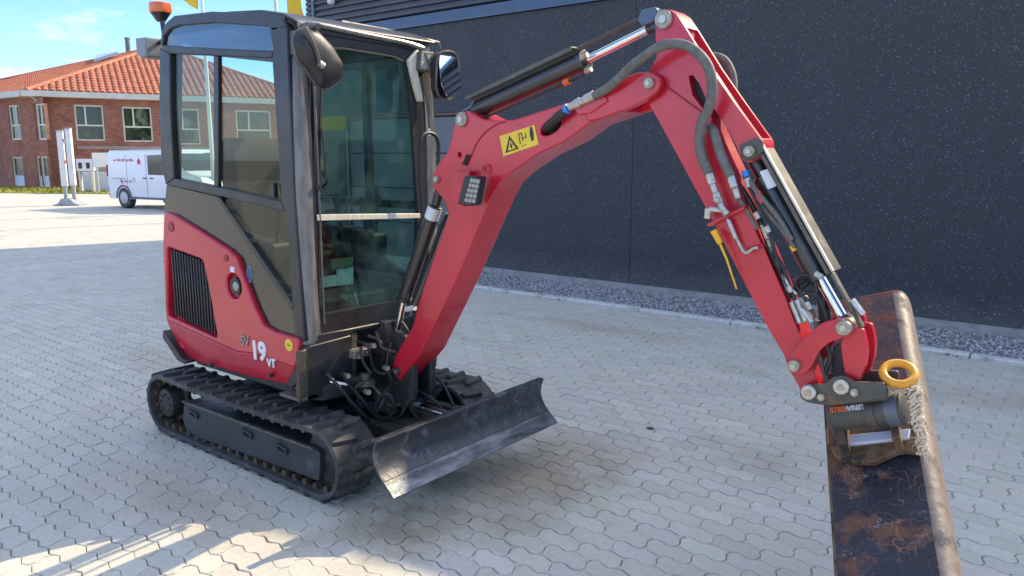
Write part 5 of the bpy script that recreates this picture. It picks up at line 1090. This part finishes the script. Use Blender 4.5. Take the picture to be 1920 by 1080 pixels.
for pts, r, m__ in (
        ([(2.531,-0.050,1.281), (2.565,-0.070,1.246), (2.573,-0.050,1.190), (2.610,-0.060,1.158), (2.623,-0.060,1.120)], .006, HOSEB), ([(2.543,-0.050,1.264), (2.574,-0.040,1.225), (2.595,-0.060,1.175), (2.629,-0.060,1.139)], .005, STEEL),
        ([(2.490,-0.060,1.376), (2.535,-0.070,1.341), (2.549,-0.070,1.281), (2.582,-0.060,1.219), (2.612,-0.050,1.135)], .006, HOSEB), ([(2.651,-0.040,1.145), (2.687,-0.030,1.134), (2.718,-0.030,1.076), (2.735,-0.030,1.024)], .007, HOSEB),
        ([(2.629,-0.040,1.148), (2.616,-0.050,1.179), (2.640,-0.040,1.204), (2.673,-0.030,1.190), (2.682,-0.030,1.147), (2.663,-0.040,1.114)], .007, HOSEB), ([(2.725,-0.050,0.990), (2.747,-0.050,0.942), (2.737,-0.050,0.882)], .008, HOSEB),
        ([(2.451,-0.070,1.489), (2.495,-0.080,1.419), (2.515,-0.070,1.369)], .006, HOSEB), ([(2.417,-0.080,1.452), (2.450,-0.070,1.406), (2.482,-0.060,1.348)], .008, HOSE)):
    hose(pts, r, m__)
for pts, r in (([(2.478,-0.075,1.407), (2.492,-0.075,1.386)], .011), ([(2.517,-0.075,1.362), (2.529,-0.075,1.341)], .012), ([(2.603,-0.070,1.166), (2.615,-0.070,1.146)], .010), ([(2.662,-0.060,1.117), (2.678,-0.060,1.094)], .010), ([(2.347,-0.115,1.451), (2.363,-0.115,1.441)], .011), ([(2.372,-0.115,1.423), (2.396,-0.115,1.398)], .013), ([(2.681,-0.050,1.215), (2.705,-0.050,1.203)], .012)):
    mk('hose_fitting', MB().tube(pts, r, 6), STEEL, EX, bev=.002)
mk('red_tag', MB().prism(rounded([(2.470,1.479), (2.488,1.483), (2.504,1.455), (2.498,1.433), (2.483,1.447)], .004), -.078, -.072), RED, EX, bev=.001)
for k, pth in enumerate(([(0.639,-0.300,0.495), (0.632,-0.220,0.494), (0.693,-0.200,0.446), (0.705,-0.150,0.376), (0.728,-0.100,0.373)], [(0.557,-0.300,0.439), (0.552,-0.220,0.329), (0.659,-0.200,0.291), (0.704,-0.100,0.251)], [(0.737,-0.050,0.509), (0.784,-0.050,0.435), (0.751,-0.050,0.345), (0.774,0.000,0.267)],
        [(0.586,-0.220,0.670), (0.606,-0.220,0.592), (0.635,-0.200,0.539)], [(0.638,-0.160,0.742), (0.651,-0.140,0.664), (0.707,-0.100,0.638)], [(0.682,-0.100,0.689), (0.661,-0.120,0.580), (0.674,-0.100,0.482)])):
    mk('hydraulic_hose', MB().tube(smooth_path(pth, 6), .0075, 8), HOSEB if k % 2 else GREASE, EX)
# ---------------- bucket linkage
idl = rounded([(2.620,0.899), (2.632,0.938), (2.669,0.999), (2.722,1.057), (2.776,1.080), (2.807,1.079), (2.823,1.057), (2.814,1.027), (2.784,1.012), (2.753,0.997), (2.722,0.963), (2.706,0.917), (2.686,0.879), (2.655,0.868), (2.629,0.874)], .012, 3)
for ya, yb in ((-.088, -.066), (.066, .088)): mk('idler_link', MB().prism(idl, ya, yb), RED, EX, bev=.003)
bl2 = rounded([(2.778,0.999), (2.811,1.053), (2.847,1.051), (2.864,0.994), (2.863,0.938), (2.849,0.878), (2.803,0.884), (2.789,0.943)], .012, 3)
for ya, yb in ((-.062, -.04), (.04, .062)): mk('bucket_link', MB().prism(bl2, ya, yb), RED, EX, bev=.003)
mk('link_web', MB().prism([(2.749,0.971), (2.786,0.995), (2.804,0.868), (2.747,0.850)], -.03, .04), DARK, EX, bev=.003)
for q, r_, yy in zip([(2.647,0.903), (2.796,1.054)], (.021, .026), (-.088, -.088)): pinhead('link_pin', (q[0], yy, q[1]), r_, BOLT, EX, d=.018)
cp = rounded([(2.670,0.818), (2.679,0.840), (2.749,0.857), (2.769,0.882), (2.793,0.896), (2.822,0.892), (2.839,0.881), (2.930,0.896), (2.938,0.849), (2.883,0.826), (2.776,0.789), (2.725,0.784), (2.693,0.785), (2.673,0.796)], .010, 3)
for ya, yb in ((-.095, -.078), (.078, .095)): mk('coupler_plate', MB().prism(cp, ya, yb), OLIVE, EX, bev=.004)
mk('coupler_deck', MB().prism([(2.743,0.810), (2.928,0.863), (2.936,0.835), (2.754,0.776)], -.077, .077), OLIVE, EX, bev=.004)
for q, r_ in zip([(2.701,0.821), (2.802,0.859), (2.742,0.813), (2.844,0.849)], (.026, .026, .013, .014)): pinhead('coupler_pin', (q[0], -.095, q[1]), r_, BOLT if r_ < .02 else STEEL, EX, d=.012)
# ---------------- tilt unit and bucket in the bucket's own frame
Cv = Vector((.941, .196, .276)); Wv = Vector((-.320, .780, .538)).normalized(); Cv = (Cv - Wv*Cv.dot(Wv)).normalized(); Nv = Cv.cross(Wv)
if Nv.dot(Vector((3.47-2.91, -2.65-.03, 1.6-.62))) < 0: Nv = -Nv
Pc = Vector((2.91, .03, .62)); BF = (Pc, Cv, Wv, Nv)
def bp_(c, w_, n_): return Pc + Cv*c + Wv*w_ + Nv*n_
ta, tb = Vector([(2.759,0.000,0.725)][0]), Vector([(2.980,0.000,0.799)][0])
td = (tb-ta).normalized()
tl = mk('tilt_actuator', MB().tube([ta, ta+td*.008, ta.lerp(tb, .5), ta.lerp(tb, .505), ta.lerp(tb, .62), ta.lerp(tb, .625), ta.lerp(tb, .97), tb], [.040, .052, .052, .058, .058, .053, .053, .042], 28), OLIVE, EX)
mk('blue_end_ring', MB().tube([ta.lerp(tb, .76), ta.lerp(tb, .93)], .0565, 28), mat('worn_blue_steel', (.05, .09, .14), (.12, .13, .14), 12, .4), tl)
tU = td; cdir = (Vector((3.47, -2.65, 1.6)) - ta.lerp(tb, .35)); cdir = (cdir - td*cdir.dot(td)).normalized(); tV = cdir.cross(td).normalized(); 
if tV.z < 0: tV = -tV
cd2 = (cdir*.94 + tV*.34).normalized(); tV2 = (tV - cd2*tV.dot(cd2)).normalized()
for body_, a_, m__ in (('STEEL', .17, mat('orange_print', (.75, .18, .05), None, rough=.5)), ('WRIST', .385, LABEL)):
    c_ = ta.lerp(tb, a_) + cd2*.0545
    text('maker_lettering', body_, .023, m__, tl, c_, td, tV2, .002, bold=.0012)
# connecting structure between coupler and bucket
kb = [(-0.137,0.103), (-0.123,0.124), (0.129,0.114), (0.135,0.064), (0.129,0.017), (-0.116,0.013)]
mk('tilt_base_plate', MB().fpoly(BF, rounded(kb, .008), .0, .028), RUSTY, EX, bev=.004)
kp = [(-0.109,0.054), (0.101,0.055), (0.092,0.019), (-0.103,0.015)]
mk('bare_metal_plate', MB().fpoly(BF, rounded(kp, .005), .030, .044), mat('bright_worn_plate', (.62, .66, .78), (.70, .74, .84), 6, .35, metal=.2, bump=.1), EX, bev=.003)
mk('base_bracket', MB().fpoly(BF, [(-0.156,0.030), (0.129,0.033), (0.118,-0.030), (0.063,-0.015), (-0.021,-0.052), (-0.086,-0.045), (-0.141,-0.017)], .0015, .030), RUSTY, EX, bev=.006)
mk('side_lug', MB().fpoly(BF, [(-0.158,0.138), (-0.142,0.140), (-0.104,0.022), (-0.122,0.010)], .02, .055), OLIVE, EX, bev=.004)
for c0 in (-.10, .06): mk('hook_ear', MB().frame(BF, (c0-.012, -.02, .004), (c0+.012, .15, .10)), RUSTY, EX, bev=.004)
W0, W1_ = -.68, .765
bk_ = mk('bucket', MB().frame(BF, (-.165, W0, -.012), (.115, .01, 0)), NAVY, EX, bev=.002)
mk('bucket_upper_half', MB().frame(BF, (-.165, .01, -.012), (.115, W1_, 0)), RUSTN, bk_, bev=.002)
pf = [(.115, -.0), (.132, -.003), (.148, -.014), (.160, -.034), (.166, -.065), (.166, -.11), (.158, -.17), (.14, -.225), (.105, -.255), (.07, -.275), (.03, -.288)]
pin_ = [(c*.92-.004, n_*.955-.004) for c, n_ in pf]
sh = MB(); n_ = len(pf)
for w_ in (W0, W1_):
    sh.v += [tuple(bp_(c, w_, q)) for c, q in pf] + [tuple(bp_(c, w_, q)) for c, q in pin_]
for i in range(n_-1):
    sh.f += [(i, i+1, 2*n_+i+1, 2*n_+i), (n_+i, 3*n_+i, 3*n_+i+1, n_+i+1)]
sh.f += [(i, n_+i, n_+i+1, i+1) for i in range(n_-1)] + [(2*n_+i, 2*n_+i+1, 3*n_+i+1, 3*n_+i) for i in range(n_-1)] + [(0, 2*n_, 3*n_, n_), (n_-1, 2*n_-1, 4*n_-1, 3*n_-1)]
mk('bucket_back', sh, TAN, bk_)
epf = [(-.165, 0)] + pf
for w_ in (W0-.012, W1_): mk('end_plate', MB().fpoly((Pc, Cv, Nv, Wv), epf, w_, w_+.012), RUSTN, bk_, bev=.003)
mk('cutting_edge', MB().frame(BF, (-.03, W0-.012, -.300), (.035, W1_+.012, -.286)), BLADELOW, bk_, bev=.003)
mk('bucket_lip', MB().frame(BF, (-.172, W0, -.03), (-.163, W1_, .002)), RUSTY, bk_, bev=.002)
# scratches: a few raised dirt streaks
# ---------------- yellow ring with frayed rope on the coupler
yr = thing('lifting_ring', 'yellow ring with frayed rope hanging at the coupler beside the bucket', 'ring', loc=tuple(Vector([(2.954,-0.030,0.916)][0])))
oc = Vector([(2.954,-0.030,0.916)][0])
rv = (Vector((3.47, -2.65, 1.6))-oc).normalized(); ax = (rv*.50 + Vector((0, 0, 1))*.62).normalized(); ru = ax.cross(Vector((.78, .62, 0))).normalized(); rw = ax.cross(ru).normalized()
mk('ring', MB().tube([tuple(ru*.045*math.cos(t) + rw*.045*math.sin(t)) for t in [2*math.pi*k/28 for k in range(28)]], [.0135]*28, 12, close=True), YRING, yr)
rp = smooth_path([Vector(p)-oc for p in [(2.932,-0.040,0.876), (2.969,-0.050,0.868), (3.002,-0.050,0.881), (3.015,-0.050,0.837), (3.025,-0.050,0.778), (3.037,-0.040,0.726), (3.045,-0.030,0.672)]], 7)
rr_ = random.Random(9)
for sN in range(6):
    pts_ = []
    for q_, p in enumerate(rp):
        a_ = q_*.75 + sN*1.05; w_ = .010 + .008*rr_.random()
        pts_.append(p + Vector((.62, .78, 0))*w_*math.cos(a_) + Vector((.6, -.5, .3))*w_*math.sin(a_) + Vector((rr_.gauss(0, .004), rr_.gauss(0, .004), rr_.gauss(0, .004))))
    mk('rope_strand', MB().tube(smooth_path(pts_, 2), .0042, 6), ROPE, yr)
fb = MB()
for k in range(70):
    p = rp[rr_.randrange(8, len(rp))]; d_ = Vector((rr_.uniform(-1, 1), rr_.uniform(-1, 1), rr_.uniform(-1.2, .7)))*.030
    fb.tube([p, p+d_*.6+Vector((0, 0, .003)), p+d_], [.0022, .0016, .0008], 4)
mk('loose_fibre', fb, ROPE, yr, kind='stuff')
mk('ring_clamp', MB().tube([Vector(p)-oc for p in [(2.915,-0.050,0.865), (2.932,-0.040,0.886)]], .014, 10), RUSTY, yr)

# small weeds and leaves along the kerb
WEED = mat('small_weed', (.07, .09, .03), (.12, .12, .04), 20, .8)
wb = MB(); rw_ = random.Random(21)
for cx, cy, n_ in ((1.55, 4.29, 16), (2.45, 4.28, 20), (-1.9, 4.95, 14), (-.9, 5.2, 12), (.9, 4.28, 8), (2.1, 5.25, 10), (-.2, 3.7, 5), (3.2, 4.3, 10), (-3.2, 4.9, 10), (-1.5, 4.3, 8)):
    for k in range(n_):
        x_, y_ = cx+rw_.gauss(0, .06), cy+rw_.gauss(0, .012); a = rw_.uniform(0, 6.28); r_ = rw_.uniform(.01, .025)
        wb.add([(x_, y_, .0), (x_+r_*math.cos(a), y_+r_*math.sin(a), r_*.7), (x_+r_*1.3*math.cos(a+.4), y_+r_*1.3*math.sin(a+.4), r_*.6)], [(0, 1, 2)])
tag(mk('kerb_weeds', wb, WEED, sm=False), 'tiny weeds growing in the joints along the kerb and wall', 'weeds')['kind'] = 'stuff'
# fallen leaf on the paving
lf, = [(1.390,1.272)]
tag(mk('fallen_leaf', MB().add([(lf[0]-.03, lf[1], .004), (lf[0], lf[1]-.014, .010), (lf[0]+.035, lf[1]+.004, .005), (lf[0], lf[1]+.016, .012)], [(0, 1, 2, 3)]).add([(lf[0]-.03, lf[1], .003), (lf[0], lf[1]-.014, .009), (lf[0]+.035, lf[1]+.004, .004), (lf[0], lf[1]+.016, .011)], [(3, 2, 1, 0)]), mat('dark_leaf', (.04, .03, .02), (.06, .04, .02), 20, .8)), 'single small dark leaf on the paving right of the blade', 'leaf')
